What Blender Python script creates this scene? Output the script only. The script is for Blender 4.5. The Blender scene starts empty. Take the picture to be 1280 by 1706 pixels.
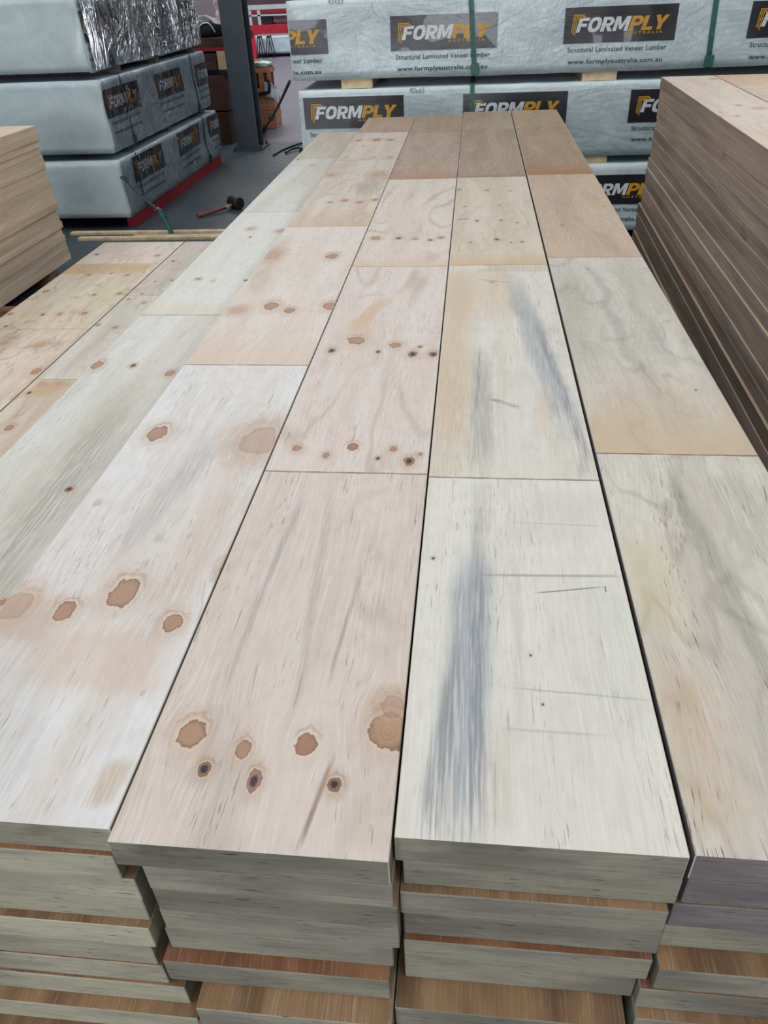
import bpy, bmesh, math, random
from mathutils import Vector, Matrix, noise
random.seed(7)
SC = bpy.context.scene
COL = SC.collection

# ------------------------------------------------------------------ camera
CZ = 1.725
Rw = Matrix(((0.994306389899022, -0.025547246813594653, 0.10345115362440097),
             (0.09926412405379571, 0.5750915058084423, -0.8120445761304061),
             (-0.038748376505432905, 0.8176900990761865, 0.5743530840789223)))
cam = bpy.data.cameras.new('camera')
camo = bpy.data.objects.new('camera', cam)
COL.objects.link(camo)
cam.sensor_fit = 'VERTICAL'
cam.sensor_height = 36.0
cam.lens = 1268.0 / 1706.0 * 36.0
cam.clip_start = 0.02
cam.clip_end = 200
camo.matrix_world = Matrix.Translation((0, 0, CZ)) @ Rw.to_4x4()
SC.camera = camo

# ------------------------------------------------------------------ world, light, exposure
SC.view_settings.view_transform = 'Standard'
SC.view_settings.look = 'None'
SC.view_settings.gamma = 1
SC.view_settings.use_curve_mapping = False
SC.view_settings.exposure = -0.04
SC.cycles.use_denoising = True
SC.cycles.max_bounces = 6
SC.cycles.diffuse_bounces = 4
SC.cycles.glossy_bounces = 3
SC.cycles.transparent_max_bounces = 8
SC.cycles.caustics_reflective = False
SC.cycles.caustics_refractive = False
w = bpy.data.worlds.new('hall_air')
SC.world = w
w.use_nodes = True
w.node_tree.nodes['Background'].inputs[0].default_value = (0.80, 0.90, 1.0, 1)
w.node_tree.nodes['Background'].inputs[1].default_value = 0.5


def area(name, loc, rot, sx, sy, power, col):
    l = bpy.data.lights.new(name, 'AREA')
    l.shape = 'RECTANGLE'
    l.size, l.size_y, l.energy, l.color = sx, sy, power, col
    o = bpy.data.objects.new(name, l)
    COL.objects.link(o)
    o.location = loc
    o.rotation_euler = rot
    return o


SKY_C = (0.97, 0.985, 1.0)
# translucent roof sheets along the hall; the last one is added for film highlights
for i, (x, y, ln, p) in enumerate([(-7.5, 2.0, 12, 300), (-3.0, 1.8, 8, 185), (1.4, 1.2, 6, 125), (6.5, 1.5, 12, 360), (-5.5, 11, 5, 160), (5.5, 14.5, 7, 260)]):
    area('roof_area_light', (x, y, 6.85), (0, 0, 0), 1.5, ln, p, SKY_C)
area('roof_area_light', (-4, 20, 6.85), (0, 0, 0), 9, 8, 900, SKY_C)
# added fill light behind the camera, brightens the camera-facing ends and packs
area('rear_fill_light', (-2.0, -15.6, 3.0), (math.radians(90), 0, 0), 10, 5.5, 1500, (0.93, 0.97, 1.0))


# ------------------------------------------------------------------ node helpers
def lin(c):
    out = []
    for v in c[:3]:
        v = v / 255.0
        out.append(v / 12.92 if v <= 0.04045 else ((v + 0.055) / 1.055) ** 2.4)
    return (*out, 1.0)


class G:
    """small wrapper that writes shader nodes"""
    def __init__(s, tree):
        s.t = tree

    def n(s, typ, **kw):
        nd = s.t.nodes.new(typ)
        for k, v in kw.items():
            setattr(nd, k, v)
        return nd

    def put(s, sock, v):
        if v is None:
            return
        if hasattr(v, 'is_linked'):
            s.t.links.new(v, sock)
        else:
            if sock.type == 'RGBA' and len(v) == 3:
                v = (*v, 1)
            sock.default_value = v

    def m(s, op, a, b=None, c=None, clamp=False):
        nd = s.n('ShaderNodeMath', operation=op, use_clamp=clamp)
        for i, v in enumerate((a, b, c)):
            s.put(nd.inputs[i], v)
        return nd.outputs[0]

    def vm(s, op, a, b=None, sc=None):
        nd = s.n('ShaderNodeVectorMath', operation=op)
        s.put(nd.inputs[0], a)
        s.put(nd.inputs[1], b)
        if sc is not None:
            s.put(nd.inputs['Scale'], sc)
        return nd.outputs[1] if op in ('LENGTH', 'DISTANCE', 'DOT_PRODUCT') else nd.outputs[0]

    def mix(s, f, a, b, mode='MIX'):
        nd = s.n('ShaderNodeMix', data_type='RGBA', blend_type=mode)
        s.put(nd.inputs[0], f)
        s.put(nd.inputs[6], a)
        s.put(nd.inputs[7], b)
        return nd.outputs[2]

    def step(s, x, a, b, lo=0.0, hi=1.0):
        nd = s.n('ShaderNodeMapRange', interpolation_type='SMOOTHSTEP')
        if not hasattr(a, 'is_linked') and not hasattr(b, 'is_linked') and a > b:
            a, b, lo, hi = b, a, hi, lo
        s.put(nd.inputs[0], x)
        s.put(nd.inputs[1], a)
        s.put(nd.inputs[2], b)
        s.put(nd.inputs[3], lo)
        s.put(nd.inputs[4], hi)
        return nd.outputs[0]

    def noise(s, vec, scale=1.0, detail=2.0, rough=0.5, dist=0.0):
        nd = s.n('ShaderNodeTexNoise')
        s.put(nd.inputs['Vector'], vec)
        nd.inputs['Scale'].default_value = scale
        nd.inputs['Detail'].default_value = detail
        nd.inputs['Roughness'].default_value = rough
        nd.inputs['Distortion'].default_value = dist
        return nd.outputs[0]

    def xyz(s, x, y, z):
        nd = s.n('ShaderNodeCombineXYZ')
        for i, v in enumerate((x, y, z)):
            s.put(nd.inputs[i], v)
        return nd.outputs[0]

    def sep(s, v):
        nd = s.n('ShaderNodeSeparateXYZ')
        s.put(nd.inputs[0], v)
        return nd.outputs


def new_mat(name):
    m = bpy.data.materials.new(name)
    m.use_nodes = True
    return m, G(m.node_tree), m.node_tree.nodes['Principled BSDF']


def plain(name, rgb, rough=0.6, var=0.15, scale=8.0, metal=0.0, bump=0.0, spec=0.5, coat=0.0):
    m, g, b = new_mat(name)
    tc = g.n('ShaderNodeTexCoord').outputs['Object']
    nz = g.noise(tc, scale, 4, 0.6)
    c = lin(rgb)
    dk = tuple(v * (1 - var) for v in c[:3])
    lt = tuple(min(1, v * (1 + var)) for v in c[:3])
    g.put(b.inputs['Base Color'], g.mix(g.step(nz, 0.3, 0.7), dk, lt))
    b.inputs['Roughness'].default_value = rough
    b.inputs['Metallic'].default_value = metal
    b.inputs['Specular IOR Level'].default_value = spec
    b.inputs['Coat Weight'].default_value = coat
    if bump:
        bn = g.n('ShaderNodeBump')
        bn.inputs['Strength'].default_value = bump
        bn.inputs['Distance'].default_value = 0.01
        g.put(bn.inputs['Height'], nz)
        g.put(b.inputs['Normal'], bn.outputs[0])
    return m


# ---- knot and streak node groups
def sock(ng, name, typ, io='INPUT', d=None):
    s = ng.interface.new_socket(name, in_out=io, socket_type=typ)
    if d is not None:
        s.default_value = d
    return s


def knot_group():
    ng = bpy.data.node_groups.new('knot', 'ShaderNodeTree')
    sock(ng, 'Color', 'NodeSocketColor')
    sock(ng, 'Vec', 'NodeSocketVector')
    sock(ng, 'K', 'NodeSocketVector')
    for n_ in ('R', 'CoreAmt', 'HaloAmt', 'DarkAmt', 'Ecc'):
        sock(ng, n_, 'NodeSocketFloat')
    sock(ng, 'Core', 'NodeSocketColor')
    sock(ng, 'Halo', 'NodeSocketColor')
    sock(ng, 'Out', 'NodeSocketColor', 'OUTPUT')
    g = G(ng)
    i = g.n('NodeGroupInput').outputs
    o = g.n('NodeGroupOutput')
    d = g.vm('SUBTRACT', i['Vec'], i['K'])
    dx, dy, _ = g.sep(d)
    ir = g.m('DIVIDE', 1.0, i['R'])
    ex = g.m('MULTIPLY', dx, ir)
    ey = g.m('MULTIPLY', g.m('MULTIPLY', dy, ir), i['Ecc'])
    nz = g.noise(g.vm('ADD', g.xyz(ex, ey, 0.0), g.vm('SCALE', i['K'], sc=37.0)), 1.1, 3, 0.6)
    e0 = g.m('SQRT', g.m('ADD', g.m('MULTIPLY', ex, ex), g.m('MULTIPLY', ey, ey)))
    e = g.m('ADD', e0, g.m('MULTIPLY', g.m('SUBTRACT', nz, 0.5), g.m('ADD', 0.35, g.m('MULTIPLY', e0, 0.7))))
    hn = g.noise(g.xyz(g.m('MULTIPLY', dx, 200.0), g.m('MULTIPLY', dy, 26.0), 1.0), 1.0, 3, 0.6)
    halo = g.m('MULTIPLY', g.step(g.m('ADD', e, g.m('MULTIPLY', g.m('SUBTRACT', hn, 0.5), 1.5)), 3.0, 0.9), i['HaloAmt'])
    c = g.mix(halo, i['Color'], i['Halo'])
    # tan crescent on the far side of the knot
    cres = g.m('MULTIPLY', g.step(g.m('ABSOLUTE', g.m('SUBTRACT', e, 1.45)), 0.25, 0.0),
               g.m('MULTIPLY', g.step(ey, 0.0, 1.2), g.m('MULTIPLY', i['CoreAmt'], 0.5)))
    c = g.mix(cres, c, lin((160, 124, 94)))
    ring = g.m('MULTIPLY', g.step(g.m('ABSOLUTE', g.m('SUBTRACT', e, 1.16)), 0.14, 0.0), g.m('MULTIPLY', i['CoreAmt'], 0.38))
    c = g.mix(ring, c, lin((222, 196, 166)))
    rr = g.m('SINE', g.m('MULTIPLY', e, 24.0))
    core = g.mix(g.m('MULTIPLY_ADD', rr, 0.16, 0.2), i['Core'], lin((182, 146, 118)))
    core = g.mix(g.step(e, 0.72, 0.98, 0.0, 0.65), core, lin((104, 66, 46)))
    c = g.mix(g.m('MULTIPLY', g.step(e, 1.05, 0.97), i['CoreAmt']), c, core)
    c = g.mix(g.m('MULTIPLY', g.step(e, 0.75, 0.35), i['DarkAmt']), c, lin((38, 24, 30)))
    g.put(o.inputs[0], c)
    return ng


def warp_group():
    ng = bpy.data.node_groups.new('grain_around_knot', 'ShaderNodeTree')
    sock(ng, 'Vec', 'NodeSocketVector')
    sock(ng, 'K', 'NodeSocketVector')
    sock(ng, 'R', 'NodeSocketFloat')
    sock(ng, 'Out', 'NodeSocketVector', 'OUTPUT')
    g = G(ng)
    i = g.n('NodeGroupInput').outputs
    o = g.n('NodeGroupOutput')
    dx, dy, _ = g.sep(g.vm('SUBTRACT', i['Vec'], i['K']))
    ir = g.m('DIVIDE', 1.0, i['R'])
    ex = g.m('MULTIPLY', dx, g.m('MULTIPLY', ir, 0.5))
    ey = g.m('MULTIPLY', dy, g.m('MULTIPLY', ir, 0.36))
    w_ = g.m('EXPONENT', g.m('MULTIPLY', -1.0, g.m('ADD', g.m('MULTIPLY', ex, ex), g.m('MULTIPLY', ey, ey))))
    off = g.m('MULTIPLY', g.m('MULTIPLY', dx, w_), -0.7)
    g.put(o.inputs[0], g.vm('ADD', i['Vec'], g.xyz(off, 0.0, 0.0)))
    return ng


def streak_group():
    ng = bpy.data.node_groups.new('stain_streak', 'ShaderNodeTree')
    sock(ng, 'Color', 'NodeSocketColor')
    sock(ng, 'Vec', 'NodeSocketVector')
    for n_ in ('X0', 'Y0', 'X1', 'Y1', 'W', 'Soft', 'Amt', 'Wob', 'Grain'):
        sock(ng, n_, 'NodeSocketFloat')
    sock(ng, 'Tint', 'NodeSocketColor')
    sock(ng, 'Out', 'NodeSocketColor', 'OUTPUT')
    g = G(ng)
    i = g.n('NodeGroupInput').outputs
    o = g.n('NodeGroupOutput')
    x, y, z = g.sep(i['Vec'])
    t = g.m('DIVIDE', g.m('SUBTRACT', y, i['Y0']), g.m('SUBTRACT', i['Y1'], i['Y0']))
    xc = g.m('MULTIPLY_ADD', t, g.m('SUBTRACT', i['X1'], i['X0']), i['X0'])
    nz = g.noise(g.xyz(g.m('MULTIPLY', x, 4.0), g.m('MULTIPLY', y, 5.0), i['X0']), 1.0, 4, 0.6)
    dd = g.m('ABSOLUTE', g.m('ADD', g.m('SUBTRACT', x, xc), g.m('MULTIPLY', g.m('SUBTRACT', nz, 0.5), i['Wob'])))
    outer = g.m('ADD', i['W'], i['Soft'])
    mx = g.step(dd, i['W'], outer, 1.0, 0.0)
    fine = g.noise(g.xyz(g.m('MULTIPLY', x, 260.0), g.m('MULTIPLY', y, 9.0), 1.0), 1.0, 3, 0.6)
    te = g.m('ADD', t, g.m('MULTIPLY', g.m('SUBTRACT', fine, 0.5), 0.45))
    ends = g.m('MULTIPLY', g.step(te, -0.08, 0.22), g.step(te, 1.08, 0.78))
    gr = g.m('ADD', g.m('SUBTRACT', 1.0, i['Grain']), g.m('MULTIPLY', g.step(fine, 0.35, 0.6), i['Grain']))
    f = g.m('MULTIPLY', g.m('MULTIPLY', mx, ends), g.m('MULTIPLY', gr, i['Amt']))
    g.put(o.inputs[0], g.mix(f, i['Color'], i['Tint']))
    return ng


KNOT, WARP, STREAK = knot_group(), warp_group(), streak_group()
KIND = {  # core amount, halo, dark centre, eccentricity, core colour, halo colour
    'b': (0.90, 0.50, 0.0, 0.62, (156, 118, 92), (184, 158, 136)),
    'r': (0.92, 0.30, 0.0, 0.62, (146, 98, 74), (196, 176, 158)),
    'd': (0.9, 0.60, 0.95, 0.6, (110, 78, 70), (176, 150, 126)),
    'p': (0.85, 0.45, 0.9, 0.5, (132, 92, 90), (178, 150, 122)),
    'h': (0.35, 0.62, 0.0, 0.6, (158, 124, 100), (180, 150, 126)),
    'f': (0.55, 0.10, 0.0, 0.6, (186, 164, 142), (205, 190, 175)),
}


def veneer(name, base, alt, knots=(), streaks=(), figure=0.10, wavy=0.0, pores=0.35, near=None, ends=None, loc=(0, 0),
           seed=0.0, rough=0.5, bands=0.5, rnd=False, spec=0.45):
    """rotary-cut pine face veneer; knots and streaks are placed in the place's metres, loc is the beam's origin"""
    m, g, b = new_mat(name)
    P = g.n('ShaderNodeTexCoord').outputs['Object']
    px, py, pz = g.sep(P)
    P2 = g.xyz(px, py, 0.0)
    V = P2
    for (kx, ky, r, k) in knots:
        if k in ('f',) or r < 0.009:
            continue
        nd = g.n('ShaderNodeGroup', node_tree=WARP)
        g.put(nd.inputs['Vec'], V)
        nd.inputs['K'].default_value = (kx - loc[0], ky - loc[1], 0)
        nd.inputs['R'].default_value = r * 1.15
        V = nd.outputs[0]
    if rnd:
        oi = g.n('ShaderNodeObjectInfo').outputs['Random']
        V = g.vm('ADD', V, g.xyz(g.m('MULTIPLY', oi, 31.0), g.m('MULTIPLY', oi, 57.0), 0.0))
    V = g.vm('ADD', V, (seed * 3.7, seed * 1.3, seed))
    x, y, z = g.sep(V)
    # wander of the grain
    wn = g.noise(g.xyz(g.m('MULTIPLY', x, 3.0), g.m('MULTIPLY', y, 2.0), z), 1.0, 2)
    xw = g.m('ADD', x, g.m('MULTIPLY', g.m('SUBTRACT', wn, 0.5), 0.025 + 0.12 * wavy))
    broad = g.noise(g.xyz(g.m('MULTIPLY', xw, 14.0), g.m('MULTIPLY', y, 1.3), z), 1.0, 3, 0.55)
    c = g.mix(g.m('MULTIPLY', g.step(broad, 0.38, 0.64), bands), lin(base), lin(alt))
    # flame figure: contour lines of a stretched noise
    fn = g.noise(g.xyz(g.m('MULTIPLY', xw, 5.0 + 3 * wavy), g.m('MULTIPLY', y, 0.9 + 2.6 * wavy), z), 1.0, 2 + 1.5 * wavy, 0.5)
    fl = g.m('PINGPONG', g.m('MULTIPLY', fn, 7.0), 0.5)
    fl = g.step(fl, 0.30, 0.5)
    fm = g.noise(g.xyz(g.m('MULTIPLY', x, 6.0), g.m('MULTIPLY', y, 2.0), 3.0), 1.0, 1)
    dk = tuple(v * k_ for v, k_ in zip(lin(alt)[:3], (0.62, 0.58, 0.52)))
    c = g.mix(g.m('MULTIPLY', g.m('MULTIPLY', fl, g.step(fm, 0.35, 0.65)), figure + 0.30 * wavy), c, dk)
    # fine long fibres
    f1 = g.noise(g.xyz(g.m('MULTIPLY', xw, 330.0), g.m('MULTIPLY', y, 11.0), z), 1.0, 5, 0.7)
    fa = g.noise(g.xyz(g.m('MULTIPLY', x, 9.0), g.m('MULTIPLY', y, 2.5), 5.0), 1.0, 2)
    c = g.mix(g.m('MULTIPLY', g.step(f1, 0.42, 0.75), g.step(fa, 0.35, 0.7, 0.10, 0.42)), c, dk)
    c = g.mix(g.step(f1, 0.48, 0.3, 0.0, 0.16), c, (0.92, 0.90, 0.87, 1))
    fm2 = g.noise(g.xyz(g.m('MULTIPLY', x, 40.0), g.m('MULTIPLY', y, 24.0), 4.0), 1.0, 4, 0.65)
    c = g.mix(g.step(fm2, 0.42, 0.72, 0.0, 0.16), c, dk)
    # short dark pores in patches
    f2 = g.noise(g.xyz(g.m('MULTIPLY', xw, 420.0), g.m('MULTIPLY', y, 26.0), z), 1.0, 2, 0.5)
    pm = g.noise(g.xyz(g.m('MULTIPLY', x, 17.0), g.m('MULTIPLY', y, 2.2), 9.0), 1.0, 2)
    pr = g.m('MULTIPLY', g.step(f2, 0.60, 0.70), g.step(pm, 0.46, 0.62))
    c = g.mix(g.m('MULTIPLY', pr, pores), c, lin((96, 82, 72)))
    # thicker lathe-check dashes, rare
    f3 = g.noise(g.xyz(g.m('MULTIPLY', xw, 120.0), g.m('MULTIPLY', y, 8.0), 2.0), 1.0, 2, 0.5)
    c = g.mix(g.m('MULTIPLY', g.step(f3, 0.67, 0.76), pores * 0.8), c, lin((120, 104, 90)))
    for s in streaks:
        (x0, y0, x1, y1, wd, soft, amt, wob, gr, col) = s[:10]
        PV = P2
        lx_, ly_ = loc
        if len(s) > 10:   # runs across the beam
            PV = g.xyz(py, px, 0.0)
            x0, y0, x1, y1, lx_, ly_ = y0, x0, y1, x1, loc[1], loc[0]
        nd = g.n('ShaderNodeGroup', node_tree=STREAK)
        g.put(nd.inputs['Color'], c)
        g.put(nd.inputs['Vec'], PV)
        for k_, v_ in zip(('X0', 'Y0', 'X1', 'Y1', 'W', 'Soft', 'Amt', 'Wob', 'Grain'),
                          (x0 - lx_, y0 - ly_, x1 - lx_, y1 - ly_, wd, soft, amt, wob, gr)):
            nd.inputs[k_].default_value = v_
        nd.inputs['Tint'].default_value = lin(col)
        c = nd.outputs[0]
    if ends:  # y of the sheet's two ends: a dark glue line at each, optional tan band above the near one
        y0, y1 = ends[0] - loc[1], ends[1] - loc[1]
        wob = g.m('MULTIPLY', g.m('SUBTRACT', g.noise(g.xyz(g.m('MULTIPLY', px, 22.0), 0.0, seed), 1.0, 3), 0.5), 0.006)
        yy = g.m('ADD', py, wob)
        if near:
            nn = g.noise(g.xyz(g.m('MULTIPLY', px, 9.0), g.m('MULTIPLY', py, 4.0), seed), 1.0, 3)
            t = g.m('ADD', g.m('DIVIDE', g.m('SUBTRACT', py, y0), near[1]), g.m('MULTIPLY', g.m('SUBTRACT', nn, 0.5), 0.9))
            c = g.mix(g.step(t, 1.0, 0.0, 0.0, near[0]), c, lin(near[2]))
        l0 = g.step(g.m('ABSOLUTE', g.m('SUBTRACT', yy, y0)), 0.0035, 0.0008, 0.0, 0.8)
        l1 = g.step(g.m('ABSOLUTE', g.m('SUBTRACT', yy, y1)), 0.0030, 0.0008, 0.0, 0.7)
        c = g.mix(g.m('MAXIMUM', l0, l1), c, lin((98, 62, 44)))
    for (kx, ky, r, k) in knots:
        ca, ha, da, ecc, cc, hc = KIND[k]
        nd = g.n('ShaderNodeGroup', node_tree=KNOT)
        g.put(nd.inputs['Color'], c)
        g.put(nd.inputs['Vec'], P2)
        nd.inputs['K'].default_value = (kx - loc[0], ky - loc[1], 0)
        for k_, v_ in zip(('R', 'CoreAmt', 'HaloAmt', 'DarkAmt', 'Ecc'), (r * 0.92, ca, ha, da, ecc + 0.25 * ((kx * 91.7) % 1.0))):
            nd.inputs[k_].default_value = v_
        nd.inputs['Core'].default_value = lin(cc)
        nd.inputs['Halo'].default_value = lin(hc)
        c = nd.outputs[0]
    g.put(b.inputs['Base Color'], c)
    g.put(b.inputs['Roughness'], g.step(f1, 0.2, 0.8, rough - 0.06, rough + 0.12))
    b.inputs['Specular IOR Level'].default_value = spec
    bn = g.n('ShaderNodeBump')
    bn.inputs['Strength'].default_value = 0.35
    bn.inputs['Distance'].default_value = 0.0012
    g.put(bn.inputs['Height'], f1)
    g.put(b.inputs['Normal'], bn.outputs[0])
    return m


def edge_mat(name, base, alt, dark=(70, 62, 54), gash=0.8, stain=0.5, lam=0.3):
    """sawn side or end of a laminated beam: thin glued plies, gashes, stain"""
    m, g, b = new_mat(name)
    P = g.n('ShaderNodeTexCoord').outputs['Object']
    oi = g.n('ShaderNodeObjectInfo').outputs['Random']
    x, y, z = g.sep(P)
    s = g.m('MULTIPLY', oi, 43.0)
    bigv = g.xyz(g.m('ADD', g.m('MULTIPLY', x, 5.0), s), g.m('MULTIPLY', y, 1.1), g.m('MULTIPLY', z, 18.0))
    big = g.noise(bigv, 1.0, 3, 0.55)
    c = g.mix(g.step(big, 0.35, 0.68), lin(base), lin(alt))
    ply = g.noise(g.xyz(g.m('ADD', g.m('MULTIPLY', x, 9.0), s), g.m('MULTIPLY', y, 1.4), g.m('MULTIPLY', z, 210.0)), 1.0, 4, 0.65)
    mott = g.noise(g.xyz(g.m('ADD', g.m('MULTIPLY', x, 60.0), s), g.m('MULTIPLY', y, 12.0), g.m('MULTIPLY', z, 420.0)), 1.0, 3, 0.6)
    c = g.mix(g.step(mott, 0.45, 0.75, 0.0, 0.3), c, tuple(v * 0.6 for v in lin(alt)[:3]))
    c = g.mix(g.step(ply, 0.45, 0.75, 0.0, lam + 0.25), c, tuple(v * 0.55 for v in lin(alt)[:3]))
    c = g.mix(g.step(ply, 0.48, 0.3, 0.0, lam * 0.6), c, tuple(min(1, v * 1.25) for v in lin(base)[:3]))
    gs = g.noise(g.xyz(g.m('ADD', g.m('MULTIPLY', x, 30.0), s), g.m('MULTIPLY', y, 5.0), g.m('MULTIPLY', z, 340.0)), 1.0, 1, 0.5)
    c = g.mix(g.step(gs, 0.69, 0.73, 0.0, gash), c, lin(dark))
    st = g.noise(g.xyz(g.m('ADD', g.m('MULTIPLY', x, 4.0), s), g.m('MULTIPLY', y, 2.4), g.m('MULTIPLY', z, 7.0)), 1.0, 4, 0.7)
    c = g.mix(g.step(st, 0.58, 0.75, 0.0, stain), c, lin(dark))
    # every beam a slightly different tone
    hs = g.n('ShaderNodeHueSaturation')
    g.put(hs.inputs['Value'], g.m('MULTIPLY_ADD', oi, 0.26, 0.87))
    g.put(hs.inputs['Color'], c)
    g.put(b.inputs['Base Color'], hs.outputs[0])
    b.inputs['Roughness'].default_value = 0.75
    b.inputs['Specular IOR Level'].default_value = 0.25
    bn = g.n('ShaderNodeBump')
    bn.inputs['Strength'].default_value = 0.3
    bn.inputs['Distance'].default_value = 0.002
    g.put(bn.inputs['Height'], ply)
    g.put(b.inputs['Normal'], bn.outputs[0])
    return m


# ------------------------------------------------------------------ object helpers
def tag(o, label=None, cat=None, group=None, kind=None):
    if label: o['label'] = label
    if cat: o['category'] = cat
    if group: o['group'] = group
    if kind: o['kind'] = kind
    return o


def link(name, me, parent=None, mats=()):
    o = bpy.data.objects.new(name, me)
    COL.objects.link(o)
    for m_ in mats:
        me.materials.append(m_)
    if parent:
        o.parent = parent
    return o


def empty(name, loc, rz=0.0):
    o = bpy.data.objects.new(name, None)
    COL.objects.link(o)
    o.location = loc
    o.rotation_euler = (0, 0, rz)
    o.empty_display_size = 0.1
    return o


def bm_obj(name, bm, mats, parent=None, smooth=False):
    me = bpy.data.meshes.new(name)
    bm.to_mesh(me)
    bm.free()
    if smooth:
        for p in me.polygons:
            p.use_smooth = True
    return link(name, me, parent, mats)


def add_box(bm, x0, x1, y0, y1, z0, z1, mi=0, bev=0.0):
    vs = [bm.verts.new(p) for p in ((x0, y0, z0), (x1, y0, z0), (x1, y1, z0), (x0, y1, z0), (x0, y0, z1), (x1, y0, z1), (x1, y1, z1), (x0, y1, z1))]
    fs = []
    for q in ((0, 3, 2, 1), (4, 5, 6, 7), (0, 1, 5, 4), (1, 2, 6, 5), (2, 3, 7, 6), (3, 0, 4, 7)):
        f = bm.faces.new([vs[k] for k in q])
        f.material_index = mi
        fs.append(f)
    if bev:
        es = list({e for f in fs for e in f.edges})
        bmesh.ops.bevel(bm, geom=es, offset=bev, segments=2, affect='EDGES', profile=0.7)
    return fs


def tube(bm, pts, r, seg=8, mi=0, flat=None, caps=True):
    pts = [Vector(p) for p in pts]
    rings = []
    up = Vector((0, 0, 1))
    for k, p in enumerate(pts):
        d = (pts[min(k + 1, len(pts) - 1)] - pts[max(k - 1, 0)]).normalized()
        a = d.cross(up)
        if a.length < 1e-3:
            a = d.cross(Vector((0, 1, 0)))
        a.normalize()
        b_ = a.cross(d).normalized()
        rr = r[k] if isinstance(r, (list, tuple)) else r
        ra, rb = (rr, rr) if flat is None else (rr, rr * flat)
        rings.append([bm.verts.new(p + a * (ra * math.cos(t)) + b_ * (rb * math.sin(t)))
                      for t in [2 * math.pi * j / seg for j in range(seg)]])
    for k in range(len(rings) - 1):
        for j in range(seg):
            f = bm.faces.new((rings[k][j], rings[k][(j + 1) % seg], rings[k + 1][(j + 1) % seg], rings[k + 1][j]))
            f.material_index = mi
            f.smooth = True
    if caps:
        for rg in (rings[0][::-1], rings[-1]):
            f = bm.faces.new(rg)
            f.material_index = mi


def smooth_pts(pts, n=6):
    P = [Vector(p) for p in pts]
    P = [2 * P[0] - P[1]] + P + [2 * P[-1] - P[-2]]
    out = []
    for i in range(1, len(P) - 2):
        for k in range(n):
            t = k / n
            a, b_, c, d = P[i - 1], P[i], P[i + 1], P[i + 2]
            out.append(0.5 * ((2 * b_) + (-a + c) * t + (2 * a - 5 * b_ + 4 * c - d) * t * t + (-a + 3 * b_ - 3 * c + d) * t ** 3))
    out.append(P[-2])
    return out


# ------------------------------------------------------------------ setting
m_floor, g, b = new_mat('painted_concrete')
P = g.n('ShaderNodeTexCoord').outputs['Object']
n1 = g.noise(P, 0.7, 5, 0.6)
n2 = g.noise(P, 9.0, 5, 0.65)
x, y, z = g.sep(P)
c = g.mix(g.step(n1, 0.35, 0.65), lin((58, 70, 76)), lin((74, 86, 91)))
c = g.mix(g.step(y, 10.75, 10.95), c, lin((118, 116, 126)))          # paler mauve-grey tone beyond the joint
c = g.mix(g.step(n2, 0.55, 0.75, 0.0, 0.4), c, lin((60, 66, 72)))
jl = g.step(g.m('ABSOLUTE', g.m('SUBTRACT', g.m('PINGPONG', g.m('ADD', x, 1.2), 1.25), 0.0)), 0.012, 0.004, 0.0, 0.6)
c = g.mix(jl, c, lin((48, 54, 60)))
g.put(b.inputs['Base Color'], c)
g.put(b.inputs['Roughness'], g.step(n2, 0.3, 0.7, 0.38, 0.62))
M_ROOF = plain('roof_sheet', (205, 208, 210), 0.7, 0.05, 2)
M_WALL = plain('wall_cladding', (150, 146, 148), 0.7, 0.08, 1.2)
M_WALLB = plain('far_wall_cladding', (140, 118, 122), 0.7, 0.15, 0.7)
X0, X1, Y0, Y1, ZC = -16.0, 11.0, -16.0, 34.0, 7.0


def slab(name, box, mat):
    bm = bmesh.new()
    add_box(bm, *box)
    o = bm_obj(name, bm, [mat])
    o['kind'] = 'structure'
    return o


slab('floor', (X0, X1, Y0, Y1, -0.12, 0.0), m_floor)
slab('ceiling', (X0, X1, Y0, Y1, ZC, ZC + 0.1), M_ROOF)
slab('wall_back', (X0, X1, Y1, Y1 + 0.15, 0, ZC), M_WALLB)
slab('wall_left', (X0 - 0.15, X0, Y0, Y1, 0, ZC), M_WALL)
slab('wall_right', (X1, X1 + 0.15, Y0, Y1, 0, ZC), M_WALL)
slab('wall_front', (X0, X1, Y0 - 0.15, Y0, 0, ZC), M_WALL)

# ------------------------------------------------------------------ beams
E_MAIN = edge_mat('laminated_edge_grey', (152, 147, 132), (122, 118, 108), gash=0.95, stain=0.5, lam=0.22)
E_PURP = edge_mat('laminated_edge_mauve', (134, 128, 128), (112, 106, 108), gash=0.6, stain=0.35, lam=0.2)
E_COLA = edge_mat('laminated_edge_olive', (178, 172, 152), (148, 143, 127), gash=0.9, stain=0.4, lam=0.2)
E_LEFT = edge_mat('laminated_edge_beige', (236, 214, 188), (216, 192, 166), dark=(150, 126, 102), gash=0.3, stain=0.25, lam=0.12)
E_RIGHT = edge_mat('laminated_edge_brown', (170, 152, 136), (138, 122, 112), dark=(72, 58, 50), gash=0.5, stain=0.6, lam=0.25)
V_LOW = veneer('veneer_warm', (166, 132, 98), (118, 90, 66), rnd=True, bands=0.9, figure=0.3, pores=0.3, rough=0.6, spec=0.25)
V_LOW2 = veneer('veneer_red_brown', (158, 112, 82), (124, 82, 60), rnd=True, bands=0.9, figure=0.3, pores=0.3, rough=0.6, spec=0.25)
V_PALE = veneer('veneer_pale', (214, 196, 172), (196, 172, 146), rnd=True, bands=0.6, figure=0.2)

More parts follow.
